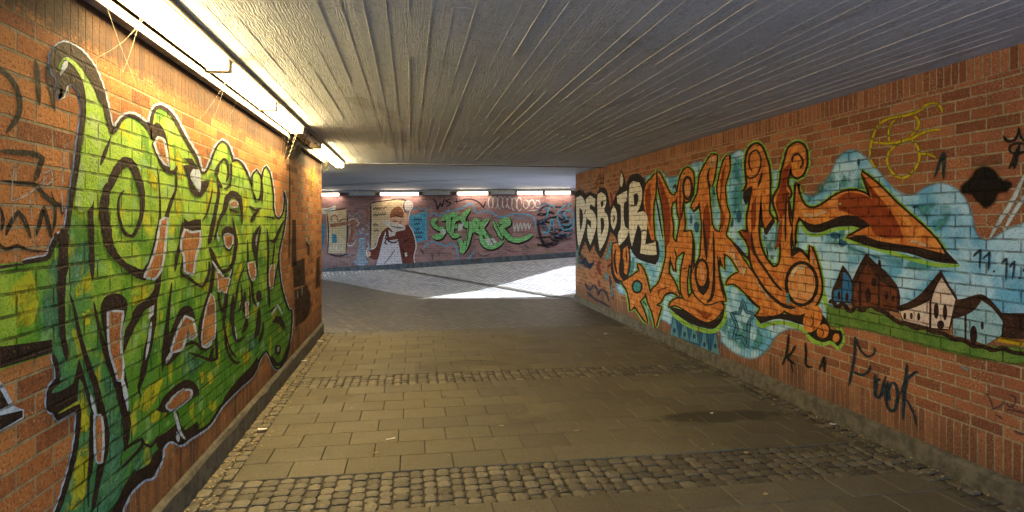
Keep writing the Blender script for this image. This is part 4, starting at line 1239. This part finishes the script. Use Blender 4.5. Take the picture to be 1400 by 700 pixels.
ds([(920,258,2.4),(923,252,2.4),(925,262,2.4)]); dt.poly([(952,378),(954,388),(960,394),(966,386),(968,372),(970,390),(962,404),(954,396)], corner=70); dt.ell(871, 392, 7.6, 9.6)
ds([(1108,430),(1112,440),(1108,448)], 1.5); ds([(1122,450),(1126,454),(1124,460)], 1.5); ds([(1048,338,2),(1050,352,2)], 2)
ds([(842,340,2),(840,356,3),(844,376,3)]); ds([(848,346,3),(852,362,3),(850,378,3)]); ds([(856,340,2),(857,360,2)])
dt.build('inner_black_line', paint(G_RIGHT, BLACK, (.022, .014, .012), wear=.12), letters)
el = L_(RIGHT, 5.6)
el.ell(1096, 388, 18.5, 26.5); el.ell(959.5, 373, 4, 11); el.ell(940, 258, 4, 11)
el.build('orange_disc', paint(G_RIGHT, (.56, .21, .06), (.66, .34, .15), wear=.25, scale=9), letters, each=True)
el = L_(RIGHT, 6.0)
el.ell(871, 392, 5, 7); el.poly([(1074,402),(1078,400),(1080,414),(1077,418)], corner=30); el.poly([(1068,300),(1064,312),(1062,330),(1058,340),(1060,326),(1062,310)], corner=70)
el.build('turquoise_gap', paint(G_RIGHT, (.06, .30, .31), wear=.15), letters, each=True)
el = L_(RIGHT, 6.0)
el.poly([(1080,376),(1084,368),(1094,362),(1104,364),(1100,368),(1090,370),(1083,382)], feather=1, corner=70)
el.build('cream_glint', paint(G_RIGHT, (.75, .62, .42), None, .8, soft=True), letters)

# silver-white letters DSB OIR
DSB = {
 'D': [(788,270),(794,267),(799,274),(801.5,288),(801,306),(797,322),(791,341),(789,320),(788,295)],
 'S': [(801,272),(807,267),(814,272),(813,283),(807,279),(806,285),(813,292),(815.5,306),(812,322),(807,335),(803,322),(803.5,306),(808,312),(808,302),(802,297)],
 'B': [(817,267),(822,262.5),(828,268),(828.5,279),(826,287),(830.6,295),(832,310),(828,328),(820,343),(817,318),(817,290)],
 'o': [(839,281),(843,290),(843,304),(839,315),(835.5,306),(835.5,290)],
 'I': [(843.5,268),(857,260.5),(857,273.5),(853,278.6),(854,308),(860,314),(855.5,326),(846,336),(845,320),(848.6,311),(848.6,280),(844,278)],
 'R': [(860.6,254),(866,247.5),(874,249.5),(878,262),(876,278.6),(871,291),(879.5,288.5),(885,297),(884,318),(882,334),(893,332),(896,330),(898,348),(888,349),(875,346),(877,318),(872,306),(869,318),(864,337),(860.6,320),(860,290)],
 'tip': [(847.5,252),(849.5,236),(852,244),(851,253),(849,256)],
}
HOLE = [[(792,284),(796,288),(797,300),(794,316),(792.5,306)], [(821,276),(824,274),(825,280),(822,284)], [(821,298),(825,298),(826,310),(822,322)], [(866,266),(871,264),(873,272),(870,282),(867,280)]]
q = L_(RIGHT, 3.6)
q.poly([(786,266),(794,258),(802,266),(806,262),(816,266),(820,256),(828,258),(832,270),(834,284),(838,276),(842,266),(846,258),(849,232),(853,240),(856,254),(862,240),(872,237),(882,248),(884,280),(891,290),(892,326),(900,330),(901,352),(896,362),(876,356),(868,350),(862,340),(856,348),(848,346),(842,326),(838,320),(834,318),(830,334),(822,354),(816,346),(812,334),(806,346),(800,330),(792,350),(788,340)], corner=60)
dsb = q.build('black_backing', paint(G_RIGHT, (.02, .017, .016), None, wear=.12), P, 'black backing of the silver-white letters')
q = L_(RIGHT, 6.2)
for g in DSB.values():
    q.poly(g, corner=50)
q.build('silver_letter', paint(G_RIGHT, (.66, .60, .48), (.74, .70, .64), wear=.2), dsb, each=True)
q = L_(RIGHT, 6.8)
for g in HOLE:
    q.poly(g, corner=50)
for g in ([(801,286,1.5),(799,293,1.5)], [(858,279,1.4),(866,281,1.6),(872,278,1.4)], [(824,276,1.4),(829,273,1.2)], [(876,318,1.6),(880,315,1.6),(886,317,1.4)], [(838,294,1.6),(840,298,2),(838,304,1.6)], [(840,294,1.2),(838,306,1.2)], [(855,270,1.2),(858,274,1.2)]):
    q.stroke(g, 1.5)
q.build('black_gap', paint(G_RIGHT, (.02, .017, .016), None, wear=.12), dsb)

# village
vl = L_(RIGHT, 2.6)
vl.poly([(1130,414),(1160,420),(1195,416),(1230,436),(1290,452),(1330,468),(1408,476),(1408,498),(1350,495),(1300,485),(1250,472),(1200,458),(1160,450),(1132,446)], feather=5, corner=100)
grass_p = vl.build('painted_meadow', paint(G_RIGHT, (.085, .20, .035), (.14, .25, .05), .95, soft=True, wear=.3), P, 'painted village of small houses above a green sprayed meadow')
v = L_(RIGHT, 3.2)
v.poly([(1137,399),(1144,382),(1152,362),(1166,385),(1165,415),(1138,413)], corner=40).poly([(1160,400),(1170,372),(1184,346),(1200,362),(1201,355),(1204,356),(1205,366),(1212,372),(1229,396),(1229,428),(1200,422),(1166,420)], corner=40)
v.poly([(1228,418),(1244,412),(1258,402),(1272,386),(1286,369),(1298,390),(1309,409),(1304,434),(1298,452),(1270,450),(1234,440)], corner=45).poly([(1303,410),(1318,408),(1340,402),(1352,408),(1370,428),(1408,428),(1408,464),(1360,462),(1302,458)], corner=45)
v.stroke([(1133,414),(1138,412),(1145,420),(1152,415),(1163,426),(1172,417),(1178,425),(1190,416),(1197,422),(1208,426),(1216,432),(1229,441),(1240,443),(1252,449),(1264,448),(1276,454),(1290,456),(1304,464),(1316,464),(1330,473),(1344,474),(1358,479),(1372,476),(1385,482),(1406,483)], 6, corner=150)
v.build('dark_roof', paint(G_RIGHT, (.028, .014, .012), (.045, .02, .014), wear=.2), grass_p, each=True)
v = L_(RIGHT, 3.8)
v.poly([(1153,370),(1164,386),(1163,412),(1152,412),(1152,390)], corner=40).poly([(1140,398),(1150,394),(1150,412),(1140,411)], corner=40)
v.build('blue_front', paint(G_RIGHT, (.02, .13, .33), (.03, .18, .40), wear=.2), grass_p, each=True)
v = L_(RIGHT, 3.8)
v.poly([(1168,394),(1178,374),(1186,360),(1198,380),(1200,392),(1200,420),(1168,418)], corner=40).poly([(1203,384),(1226,398),(1226,424),(1203,420)], corner=40)
v.build('brown_front', paint(G_RIGHT, (.17, .05, .022), (.10, .03, .015), wear=.2), grass_p, each=True)
v = L_(RIGHT, 3.8)
v.poly([(1287,379),(1306,409),(1297,450),(1273,448),(1274,410)], corner=40).poly([(1231,426),(1252,420),(1271,411),(1270,447),(1235,438)], corner=40)
v.build('white_front', paint(G_RIGHT, (.62, .48, .42), (.70, .60, .56), wear=.22), grass_p, each=True)
v = L_(RIGHT, 3.8)
v.poly([(1303,436),(1320,431),(1332,424),(1342,411),(1356,421),(1371,440),(1369,458),(1348,471),(1326,464),(1303,458)], corner=40)
v.build('pale_blue_front', paint(G_RIGHT, (.30, .50, .62), (.22, .42, .55), wear=.2), grass_p)
v = L_(RIGHT, 3.8); v.poly([(1366,460),(1384,464),(1408,467),(1408,475),(1364,467)], corner=40)
v.build('yellow_strip', paint(G_RIGHT, (.55, .36, .02), None, wear=.2), grass_p)
v = L_(RIGHT, 4.4)
for x, y_, rx, ry in ((1237,432,2,4.5),(1246,432,2,4.5),(1256,433,2.2,5.5),(1280,425,3.5,11),(1292,427,3,11),(1286,444,5,6),(1331,458,5,13),(1343,445,2,6),(1147,404,2,6),(1158,406,2.4,6),(1195,386,4,6),(1187,404,4,10),(1212,404,2.5,6),(1221,408,2,5)):
    v.ell(x, y_, rx, ry)
for x, a_, b_ in ((1272,410,449), (1320,430,468), (1176,384,418)):
    v.stroke([(x, a_), (x, b_)], 3, taper=False)
v.build('painted_window', paint(G_RIGHT, (.028, .012, .014), None, wear=.15), grass_p, each=True)

# tags of the right wall
def tagmark(name, label, col, strokes, alpha=.95, feather=.3, wall=RIGHT, k=7, w=3.5, wear=.25):
    q = L_(wall, k)
    for s_ in strokes:
        q.stroke(s_, w, feather=feather, corner=118)
    return q.build(name, paint(wall.group, col, None, alpha, soft=True, wear=wear), wall.obj, label)


tagmark('graffiti_tag', 'navy numerals reading 11.11. on the blue sky', (.012, .05, .085), [[(1330,351),(1337,344),(1340,341),(1340,352),(1338.6,367)], [(1343,354),(1350,348),(1353,344),(1352,356),(1351,371)], [(1358,370,5),(1360,372,5)], [(1369,361),(1373,356),(1376,353),(1376,366),(1375,384)], [(1380,366),(1384,360),(1387,357),(1386,368),(1384,382)], [(1393,379,5),(1395,381,5)], [(1398,372),(1403,364),(1404,392)]])
tagmark('graffiti_tag', 'black letters KLA sprayed low on the brick', (.018, .014, .013), [[(1078,457),(1077,470),(1075,484),(1069,500)], [(1088,472),(1082,482),(1075,490)], [(1074,487),(1080,493),(1087,498)], [(1080,494,2.5),(1085,511,1.6)], [(1101,468),(1102,484),(1102,499),(1111,502)], [(1120,506),(1123,497),(1126.5,488),(1127,498),(1127,509)], [(1121,501,2),(1128,500,2)]], w=4)
tagmark('graffiti_tag', 'navy scrawl like Fook below the painted village', (.012, .035, .055), [[(1168,460,3),(1168,484,4),(1164,508,4),(1160,528,3.5)], [(1169,460,3),(1175,476,3.5),(1185,487,4),(1193,485,3.5),(1196,478,3),(1194,474,2)], [(1167,508),(1175,512),(1182,512),(1188,506),(1189,499)], [(1196,512,6),(1197,528,7),(1197,541,5),(1203,542,5),(1207,528,5),(1211,514,4)], [(1199,520,5),(1204,518,4)], [(1214,521,5),(1211,538,6),(1213,555,5),(1220,562,4),(1226,550,5),(1226,532,5),(1221,523,4),(1215,532,5),(1216,548,6)], [(1240,497,5),(1238,520,6),(1236,540,6),(1234,574,5)], [(1255,507,3),(1246,513,5),(1238,521,5),(1231,540,4)], [(1238,544,4),(1249,566,3),(1253,584,2)]], w=4)
tagmark('graffiti_tag', 'yellow looping scribble like an 8 high on the brick', (.62, .50, .015), [[(1189,214),(1190,202),(1192,192),(1200,172),(1216,162),(1238,158),(1256,152),(1266,144),(1276,141),(1285,145),(1288,154)], [(1250,158),(1256,166),(1255,174),(1246,188),(1254,200),(1257,216),(1250,232),(1236,243),(1224,240),(1215,228),(1213,216),(1222,200),(1244,188)], [(1216,196),(1215,182),(1218,170),(1224,164)], [(1192,194),(1216,196),(1244,190),(1266,180),(1286,177)], [(1256,211),(1270,211),(1280,216)], [(1190,216),(1194,226),(1200,230)]], .82, .7, w=6)
tagmark('graffiti_tag', 'two navy strokes leaning together between the yellow scribble and black blob', (.014, .04, .05), [[(1291,206,6),(1290,226,6),(1290,245,5)], [(1289,208,5),(1283,226,5),(1277,244,4)]], feather=.45)
q = L_(RIGHT, 7); q.poly([(1311,255),(1318,248),(1326,240),(1333,230),(1347,225),(1361,232),(1369,243),(1380,246),(1385,253),(1377,264),(1366,266),(1362,276),(1347,287),(1335,278),(1326,268),(1314,266)], feather=4.5, corner=100)
q.build('black_blob', paint(G_RIGHT, (.010, .008, .007), None, 1.0, soft=True, wear=.05), RIGHT.obj, 'solid black sprayed blob with a knob on each side')
tagmark('graffiti_tag', 'dark curled tag at the near upper end of the wall', (.016, .018, .02), [[(1372,185,4),(1376,192,5),(1384,193,4),(1390,187,4),(1393,174,4),(1395,186,4),(1402,194,4)], [(1401,197,4),(1390,196,4),(1381,200,4),(1381,207,4),(1390,210,4),(1403,206,4)], [(1394,198,8),(1388,215,8),(1379,231,6)], [(1391,214,7),(1386,231,6)]], k=7)
tagmark('pale_streak', 'pale blue diagonal streaks beside the black blob', (.60, .74, .82), [[(1400,240,9),(1384,275,9),(1368,300,9),(1353,326,7)], [(1406,262,8),(1388,288,8),(1372,316,7)]], .8, .6, k=7.6)
tagmark('graffiti_tag', 'faded violet scribble low at the near end of the wall', (.05, .045, .085), [[(1346,538),(1352,542),(1358,560)], [(1354,560),(1366,556),(1374,548)], [(1378,540),(1388,544),(1384,556),(1376,552)], [(1376,560),(1390,562),(1404,566)], [(1386,588,5),(1392,592,6),(1402,594,5)], [(1360,566),(1372,574)]], .6, .7, w=4)
tagmark('pale_scuff', 'small pale blue scuff under the painted houses', (.35, .42, .5), [[(1312,501,6),(1320,504,7),(1326,507,5)]], .6, .9)
tagmark('graffiti_tag', 'dark blue and black scrawls beneath the silver letters', (.02, .05, .11), [[(800,386),(806,396),(812,390),(818,404),(824,396),(832,412)], [(802,398),(812,408),(824,414),(834,420)], [(789,350),(794,360),(800,352),(806,368),(812,356)], [(792,344,8),(802,362,9),(812,360,6)], [(833,376),(836,396),(838,410)]], .72, .5, w=4)
tagmark('graffiti_tag', 'turquoise marks beneath the silver letters', (.10, .32, .38), [[(828,356,6),(832,346,7),(836,330,5)], [(829,372,6),(828,384,6)], [(866,352,6),(864,366,7),(862,376,5)], [(836,390,4),(837,406,4)], [(792,334,3),(789,352,3),(792,368,3)]], .8, .5, k=7.2)
tagmark('graffiti_tag', 'red smudges beneath the silver letters', (.28, .04, .035), [[(820,356,6),(818,366,7),(822,376,5)], [(830,364,5),(836,362,5)], [(818,382,5),(820,392,5)], [(835,262,4),(837,276,5),(840,282,4)]], .7, .6, k=7.3)
tagmark('graffiti_tag', 'thin pale scribbles over the silver letters near the ceiling', (.5, .47, .42), [[(806,246),(809,252),(807,260),(812,264)], [(792,244),(794,254),(796,264)], [(800,254),(802,262)]], .55, .6, w=2.2)
tagmark('graffiti_tag', 'dark scribble over the silver letters near the ceiling', (.03, .02, .018), [[(813,252),(817,246),(820,238),(822,248),(818,258)], [(823,236),(825,246),(823,254)], [(812,260),(818,252),(826,250)]], .6, .6, w=2)
tagmark('graffiti_tag', 'yellow mark at the far upper corner', (.5, .36, .03), [[(785.5,284),(786,276),(787,270)]], .8, .6, w=2)

# ------------------------------------------------------------------ FAR WALL
P = FAR.obj
gp = L_(FAR, 0)
gp.poly([(507,278),(530,272),(553,275),(551,300),(520,322),(508,348),(506,320)], corner=40).poly([(446,290),(474,286),(473,346),(448,346)], corner=30)
g0 = gp.build('cream_panel', paint(G_FAR, (.58, .46, .30), (.50, .38, .26), wear=.2), P, 'cream panels with dark scrawled words behind the painted man')
q = L_(FAR, .8)
q.poly([(560,293),(566,294),(584,287.5),(584,328),(568,332),(559,325)], corner=50)
bp = q.build('blue_panel', paint(G_FAR, (.05, .27, .48), (.10, .36, .55), wear=.15), P, 'blue hanging sheet with small dark handwriting beside the painted man')
q = L_(FAR, 1.6)
for yy, x0, x1 in ((300,564,577), (306,566,574), (313,568,574), (318,566,579), (324,567,577), (285,510,522), (284,523,529), (294,510,519), (293,520,528), (307,510,517), (315,511,518)):
    pts = []; n = max(3, int((x1 - x0) / 1.6))
    for j in range(n + 1):
        pts.append((x0 + (x1 - x0) * j / n, yy + (1.3 if j % 2 else -1.3)))
    q.stroke(pts, 1.1, corner=170)
q.stroke([(506,279,1.5),(510,277,1.5),(530,274,1.6),(549,272,1.4),(555,275,1.4)]).stroke([(507,278,1.5),(507,300,2),(506,345,1.5)]).stroke([(447,289),(462,287),(474,284)], 1.3).stroke([(474,288),(475,316),(473,346)], 1.6).stroke([(447,346),(462,350),(476,347)], 2).stroke([(447,290),(449,318),(448,346)], 1.6)
q.build('handwriting', paint(G_FAR, (.03, .022, .03), None, wear=.1), P)
# man with apron, and what stands about him
q = L_(FAR, 2.2)
q.poly([(522,317),(534,309),(546,311),(557,307),(562,313),(566,321),(568,336),(565,352),(568,366),(549,366),(546,350),(541,332),(524,330),(520,350),(514,355),(505,352),(504,342),(513,339),(518,324)], corner=60)
man = q.build('painted_man', paint(G_FAR, (.11, .028, .024), (.16, .045, .035), wear=.1), P, 'painted man in a brown jacket, long pale apron and hat, raising a jug')
q = L_(FAR, 2.8); q.poly([(523,329),(527,316),(530,329),(544,327),(551,366),(513,367),(518,350)], corner=50)
q.build('apron', paint(G_FAR, (.62, .58, .66), (.50, .47, .60), wear=.12), man)
q = L_(FAR, 3.4)
q.ell(540, 302, 6, 8).poly([(549,306),(550,294),(553,291),(557,292),(559,305),(554,308)], corner=60).ell(504, 347, 3, 4)
q.build('face_and_arm', paint(G_FAR, (.68, .42, .33), (.6, .34, .26), wear=.1), man)
q = L_(FAR, 3.6)
q.poly([(533,299),(534,291),(539,284),(546,282),(551,288),(552,298),(546,297),(540,296)], corner=60)
q.build('hat', paint(G_FAR, (.20, .085, .045), (.28, .12, .06), wear=.1), man)
q = L_(FAR, 4.0)
q.poly([(521,303),(528,301),(536,304),(546,306),(554,309),(554,314),(546,316),(538,317),(533,312),(526,307)], corner=60).ell(558, 282, 5, 6.5, 15).poly([(531,314),(536,318),(542,314),(540,322),(532,324)], corner=50).poly([(553,346),(556,345),(557,350),(554,351)], corner=60)
q.build('beard_and_jug', paint(G_FAR, (.60, .58, .60), (.50, .46, .48), wear=.1), man)
q = L_(FAR, 4.5)
q.stroke([(536,296,1),(543,295,1.4),(550,297,1)]).stroke([(536,303,1),(540,302,1.4),(545,304,1)]).stroke([(534,309,1),(543,311,1.4),(552,311,1)]).stroke([(530,324,1.5),(526,332,2),(530,334,1.2)]).stroke([(549,334,1.2),(556,328,2),(561,326,1.2)]).stroke([(546,336,1.2),(552,344,1.8),(551,354,1.2)]).stroke([(525,362,1),(534,350,1),(540,342,1)]).stroke([(553,276,1),(552,284,1.4),(555,290,1)]).stroke([(530,314,1.2),(527,326,1.6),(538,332,2),(545,328,1.4)])
q.build('dark_line', paint(G_FAR, (.03, .014, .016), None, wear=.1), man)
q = L_(FAR, 4.5)
q.stroke([(522,316,1.2),(517,326,1.2),(513,338,1.2),(504,341,1.2)]).stroke([(559,307,1.2),(565,318,1.3),(569,336,1.3),(566,352,1.2),(569,365,1.2)]).stroke([(552,290),(553,279),(557,275),(563,277),(564,283),(560,290),(558,304)], 1.3).stroke([(503,352),(501,345),(503,339)], 1.4)
q.build('white_line', paint(G_FAR, (.75, .72, .74), None, wear=.1), man)
q = L_(FAR, 2.2)
q.poly([(491,329),(499,329),(501,358),(493,361),(486,358)], corner=50)
jug = q.build('painted_stein', paint(G_FAR, (.20, .27, .38), (.30, .33, .40), wear=.15), P, 'tall grey-blue painted tankard with splashing foam')
q = L_(FAR, 2.8); q.stroke([(484,356),(487,360),(494,362),(500,360),(503,356)], 2).stroke([(490,330),(495,326),(500,329)], 3).stroke([(491,322),(494,318),(497,320)], 2).ell(492, 316, 1.5, 1.5).ell(496, 313, 1.3, 1.3).ell(489, 321, 1.4, 1.6).stroke([(498,324),(502,320),(506,319)], 1.6).stroke([(502,330),(504,338),(503,350)], 2)
q.build('blue_splash', paint(G_FAR, (.12, .26, .50), (.35, .45, .62), wear=.1), jug)
q = L_(FAR, 1.6)
q.poly([(440,284),(449,284),(459,280),(459,290),(450,292),(440,293)], corner=40); q.stroke([(452,300),(455,292),(459,291),(462,296),(460,302)], 1.3).stroke([(452,303),(460,308),(474,308),(480,305)], 1.3).stroke([(453,312),(451,322),(450,340)], 1.4).stroke([(476,302),(484,299),(491,305),(488,310)], 1.4).stroke([(474,330),(476,336),(482,335),(487,328)], 1.4).stroke([(479,310),(478,326)], 1.2)
for xx in range(452, 472, 4): q.stroke([(xx + 1, 330), (xx - 1, 345)], 1.5)
gl = q.build('painted_girl', paint(G_FAR, (.62, .60, .56), (.5, .46, .4), wear=.15), P, 'pale painted figure and small banner at the left end')
q = L_(FAR, 2.2); q.poly([(451,306),(476,303),(477,307),(452,311)], corner=40).poly([(478,302),(486,301),(484,314),(480,330),(476,332),(479,316)], corner=60).stroke([(454,303),(453,297),(457,294),(461,297),(461,303)], 1.8).stroke([(463,304),(468,300),(474,300)], 2).stroke([(502,286,3),(503,296,4),(502,302,3)])
q.build('brown_shape', paint(G_FAR, (.24, .09, .06), (.33, .16, .10), wear=.1), gl)
q = L_(FAR, 2.2); q.poly([(454,320),(460,320),(461,332),(454,332)], corner=40).poly([(436,300),(444,306),(443,330),(436,356)], feather=1.5); q.stroke([(442,287),(446,288),(450,286),(456,285)], 1.2)
q.build('blue_shape', paint(G_FAR, (.06, .22, .34), None, wear=.1), gl)

# green lettering
TH = [[(598,299),(592,304),(598,311),(606,315),(602,323),(591,323)], [(603,301),(614,295),(627,292)], [(614,296),(613,308),(615,319)], [(631,298),(621,301),(618,320),(630,321)], [(621,311),(629,308)], [(643,286),(633,298),(638,309),(645,303)], [(643,303),(641,323),(632,347)],
      [(648,299),(647,318)], [(648,299),(656,305),(648,312),(661,321)], [(669,299),(659,311),(666,323),(672,336)], [(656,319),(667,337),(688,330)], [(675,302),(680,312),(687,327)], [(683,306),(693,300),(695,305),(686,313),(698,324)], [(688,304),(691,301)], [(686,311),(702,328),(728,321)], [(627,326),(632,338),(630,346)]]
q = L_(FAR, 1.0)
for x in ([(587,296),(592,292),(602,295),(611,289),(631,285),(645,278),(650,290),(662,289),(672,290),(683,297),(700,293),(707,293),(728,296),(732,315)], [(578,340),(590,331),(609,336),(621,334),(629,359),(635,359),(649,342)]):
    q.stroke(x, 2.4, corner=150)
sp = q.build('lettering_halo', paint(G_FAR, (.16, .38, .62), None, .9, wear=.3), P, 'green letters with black outlines inside a thin blue zigzag')
q = L_(FAR, 1.8)
for x in TH: q.stroke([(a_ + .6, b_ + 1.2) for a_, b_ in x], 9.5, corner=100)
q.build('black_shadow', paint(G_FAR, (.02, .013, .016), None, wear=.1), sp)
q = L_(FAR, 2.6)
for x in TH: q.stroke(x, 6.8, corner=100)
q.build('green_letter', paint(G_FAR, (.12, .40, .15), (.25, .54, .24), wear=.15), sp, each=True)
q = L_(FAR, 3.4)
q.poly([(662,327),(674,325),(680,331),(668,336)], corner=40).ell(606, 317, 4, 4).poly([(624,309),(634,304),(632,314),(626,316)], corner=50)
for j, xx in enumerate((702, 707, 712, 717, 722)): q.stroke([(xx, 304), (xx + 1.5, 318 - j)], 1.8).stroke([(xx + 1.5, 317 - j), (xx + 4, 305)], 1.5)
q.stroke([(691,301),(694,304)], 1.5).stroke([(668,302),(661,311)], 1.3)
q.build('pale_fill', paint(G_FAR, (.55, .58, .58), (.42, .5, .48), wear=.15), sp)
q = L_(FAR, 4.0)
for x in ([(598,303),(595,306),(602,312)], [(617,297),(616,318)], [(637,297),(641,304),(636,344)], [(651,303),(652,308)], [(662,312),(675,334)], [(671,329),(676,334)], [(675,300),(682,314),(689,328)], [(690,311),(700,321)], [(626,303),(625,318)], [(642,291),(636,300)]):
    q.stroke(x, 1.1)
q.build('black_line', paint(G_FAR, (.02, .013, .016), None, wear=.1), sp)
tagmark('graffiti_tag', 'black tag like WST with a long swoosh under the lamps', (.016, .014, .018), [[(592,272),(596,277),(598,287),(602,277),(604,283),(608,271)], [(615,272),(609,275),(617,278),(610,283)], [(620,276),(628,275),(638,272),(650,274),(656,278),(661,284),(664,275)], [(624,271),(625,279)], [(662,285),(664,286)]], wall=FAR, k=1, w=2, feather=.2)
loops = []
for cx, ry in ((671, 8), (677, 8), (684, 9), (690, 8), (697, 8), (703, 9), (710, 9), (719, 6), (727, 6), (735, 5)):
    loops.append([(cx + 3.4 * math.cos(j * .8 + cx), 277 + (2 if cx > 700 else 0) - ry * math.sin(j * .8 + cx)) for j in range(8)])
tagmark('graffiti_tag', 'white bubble-letter outline tag below the two right lamps', (.72, .70, .74), loops + [[(722,288),(735,287)]], wall=FAR, k=1, w=1.4, feather=.2)
rr = random.Random(5); scr = []
for j in range(46):
    x0 = rr.uniform(738, 778); y0 = rr.uniform(284, 336)
    e = ((x0 - 752) / 24) ** 2 + ((y0 - 309) / 30) ** 2
    if e > 1.25: continue
    scr.append([(x0 - 6, y0 + rr.uniform(-2, 2)), (x0, y0 + rr.uniform(-3, 3)), (x0 + 7, y0 + rr.uniform(-2, 2))])
tagmark('graffiti_tag', 'dark scribbled-out patch of looping lines at the right end', (.03, .024, .035), scr + [[(735,300,4),(738,320,5),(745,336,4),(752,338,4)], [(737,290,3),(745,282,3),(756,284,3)]], .8, .5, wall=FAR, k=1, w=3)
tagmark('graffiti_tag', 'cyan looping tag over the dark scribble', (.08, .42, .62), [[(742,314),(744,318),(750,316),(754,300),(756,300),(757,316)], [(747,300),(750,286),(755,280),(758,286)], [(774,280),(768,284),(762,294),(764,304),(770,314),(780,312),(785,304),(783,292),(778,284)], [(780,288),(772,290),(774,298),(781,302),(776,308),(769,306)], [(783,280),(779,279),(776,284)]], wall=FAR, k=2.2, w=2, feather=.2)
tagmark('graffiti_tag', 'small faint yellow scribble low at the right end', (.5, .38, .12), [[(726,332),(729,340),(732,334),(735,342)], [(744,344),(748,350),(750,342),(746,346)]], .7, .5, wall=FAR, k=1.2, w=1.8)

tagmark('graffiti_tag', 'blue outline letters and smears behind the dark scribble', (.05, .24, .48), [[(736,292),(742,284),(750,290),(744,300),(736,306)], [(752,318),(760,322),(770,320),(780,324)], [(740,308),(748,312),(744,322)], [(764,286),(770,300),(766,312)], [(738,282),(744,279),(752,280)], [(778,314),(784,318)]], .8, .4, wall=FAR, k=1.6, w=2.6)
tagmark('graffiti_tag', 'soft dark smudge low at the right end, under the cyan tag', (.05, .04, .06), [[(738,326,10),(752,334,12),(768,328,10),(782,326,8)], [(740,300,12),(744,316,12)]], .55, .9, wall=FAR, k=.5, w=8)
tagmark('graffiti_tag', 'pale pink scrawl between the lamps and green lettering', (.6, .5, .55), [[(655,290),(662,284),(668,292)], [(696,290),(702,296)], [(612,286),(618,283)]], .6, .6, wall=FAR, k=.9, w=1.6)

tagmark('graffiti_tag', 'black outlined half of a letter at the very near end, above the green band', (.016, .016, .014), [[(-4,330,5),(8,340,6),(24,336,6),(38,342,5),(66,344,4)], [(70,262,5),(76,290,5),(72,318,5)]], .9, .35, wall=LEFT, k=.5, w=5)
tagmark('graffiti_tag', 'pale blue and white squiggles between the cream panel and tankard', (.42, .5, .62), [[(476,292),(482,296),(488,292),(494,297),(500,292)], [(466,344),(474,350),(482,346)], [(500,306),(504,312),(500,316)]], .75, .5, wall=FAR, k=.9, w=1.6)
tagmark('graffiti_tag', 'dark drips and smudges low on the wall under the green letters', (.05, .035, .05), [[(590,345),(592,356)], [(600,342),(600,352)], [(652,344),(660,350),(672,346)], [(690,340),(700,344)], [(574,340,4),(580,348,4)], [(716,334,3),(724,340,3)]], .6, .6, wall=FAR, k=.9, w=2.2)
tagmark('graffiti_tag', 'blue wavy line above the black swoosh at the far wall', (.12, .3, .55), [[(560,288),(570,284),(582,286),(588,280)], [(700,300),(712,297),(726,301)]], .8, .4, wall=FAR, k=.9, w=1.8)
tagmark('graffiti_tag', 'orange scribbles crossing the lower end by the far corner', (.45, .14, .03), [[(806,372),(812,380),(818,374),(826,382)], [(796,404),(806,410),(818,414)], [(826,352),(832,360),(830,372)]], .75, .5, k=7.1, w=3)
tagmark('paint_drip', 'thin orange and black drips under the orange letters', (.30, .09, .02), [[(1058,440),(1058,452)], [(1072,436),(1072,446)], [(955,446),(955,458)], [(896,446),(896,456)]], .8, .3, k=7.1, w=1.6)
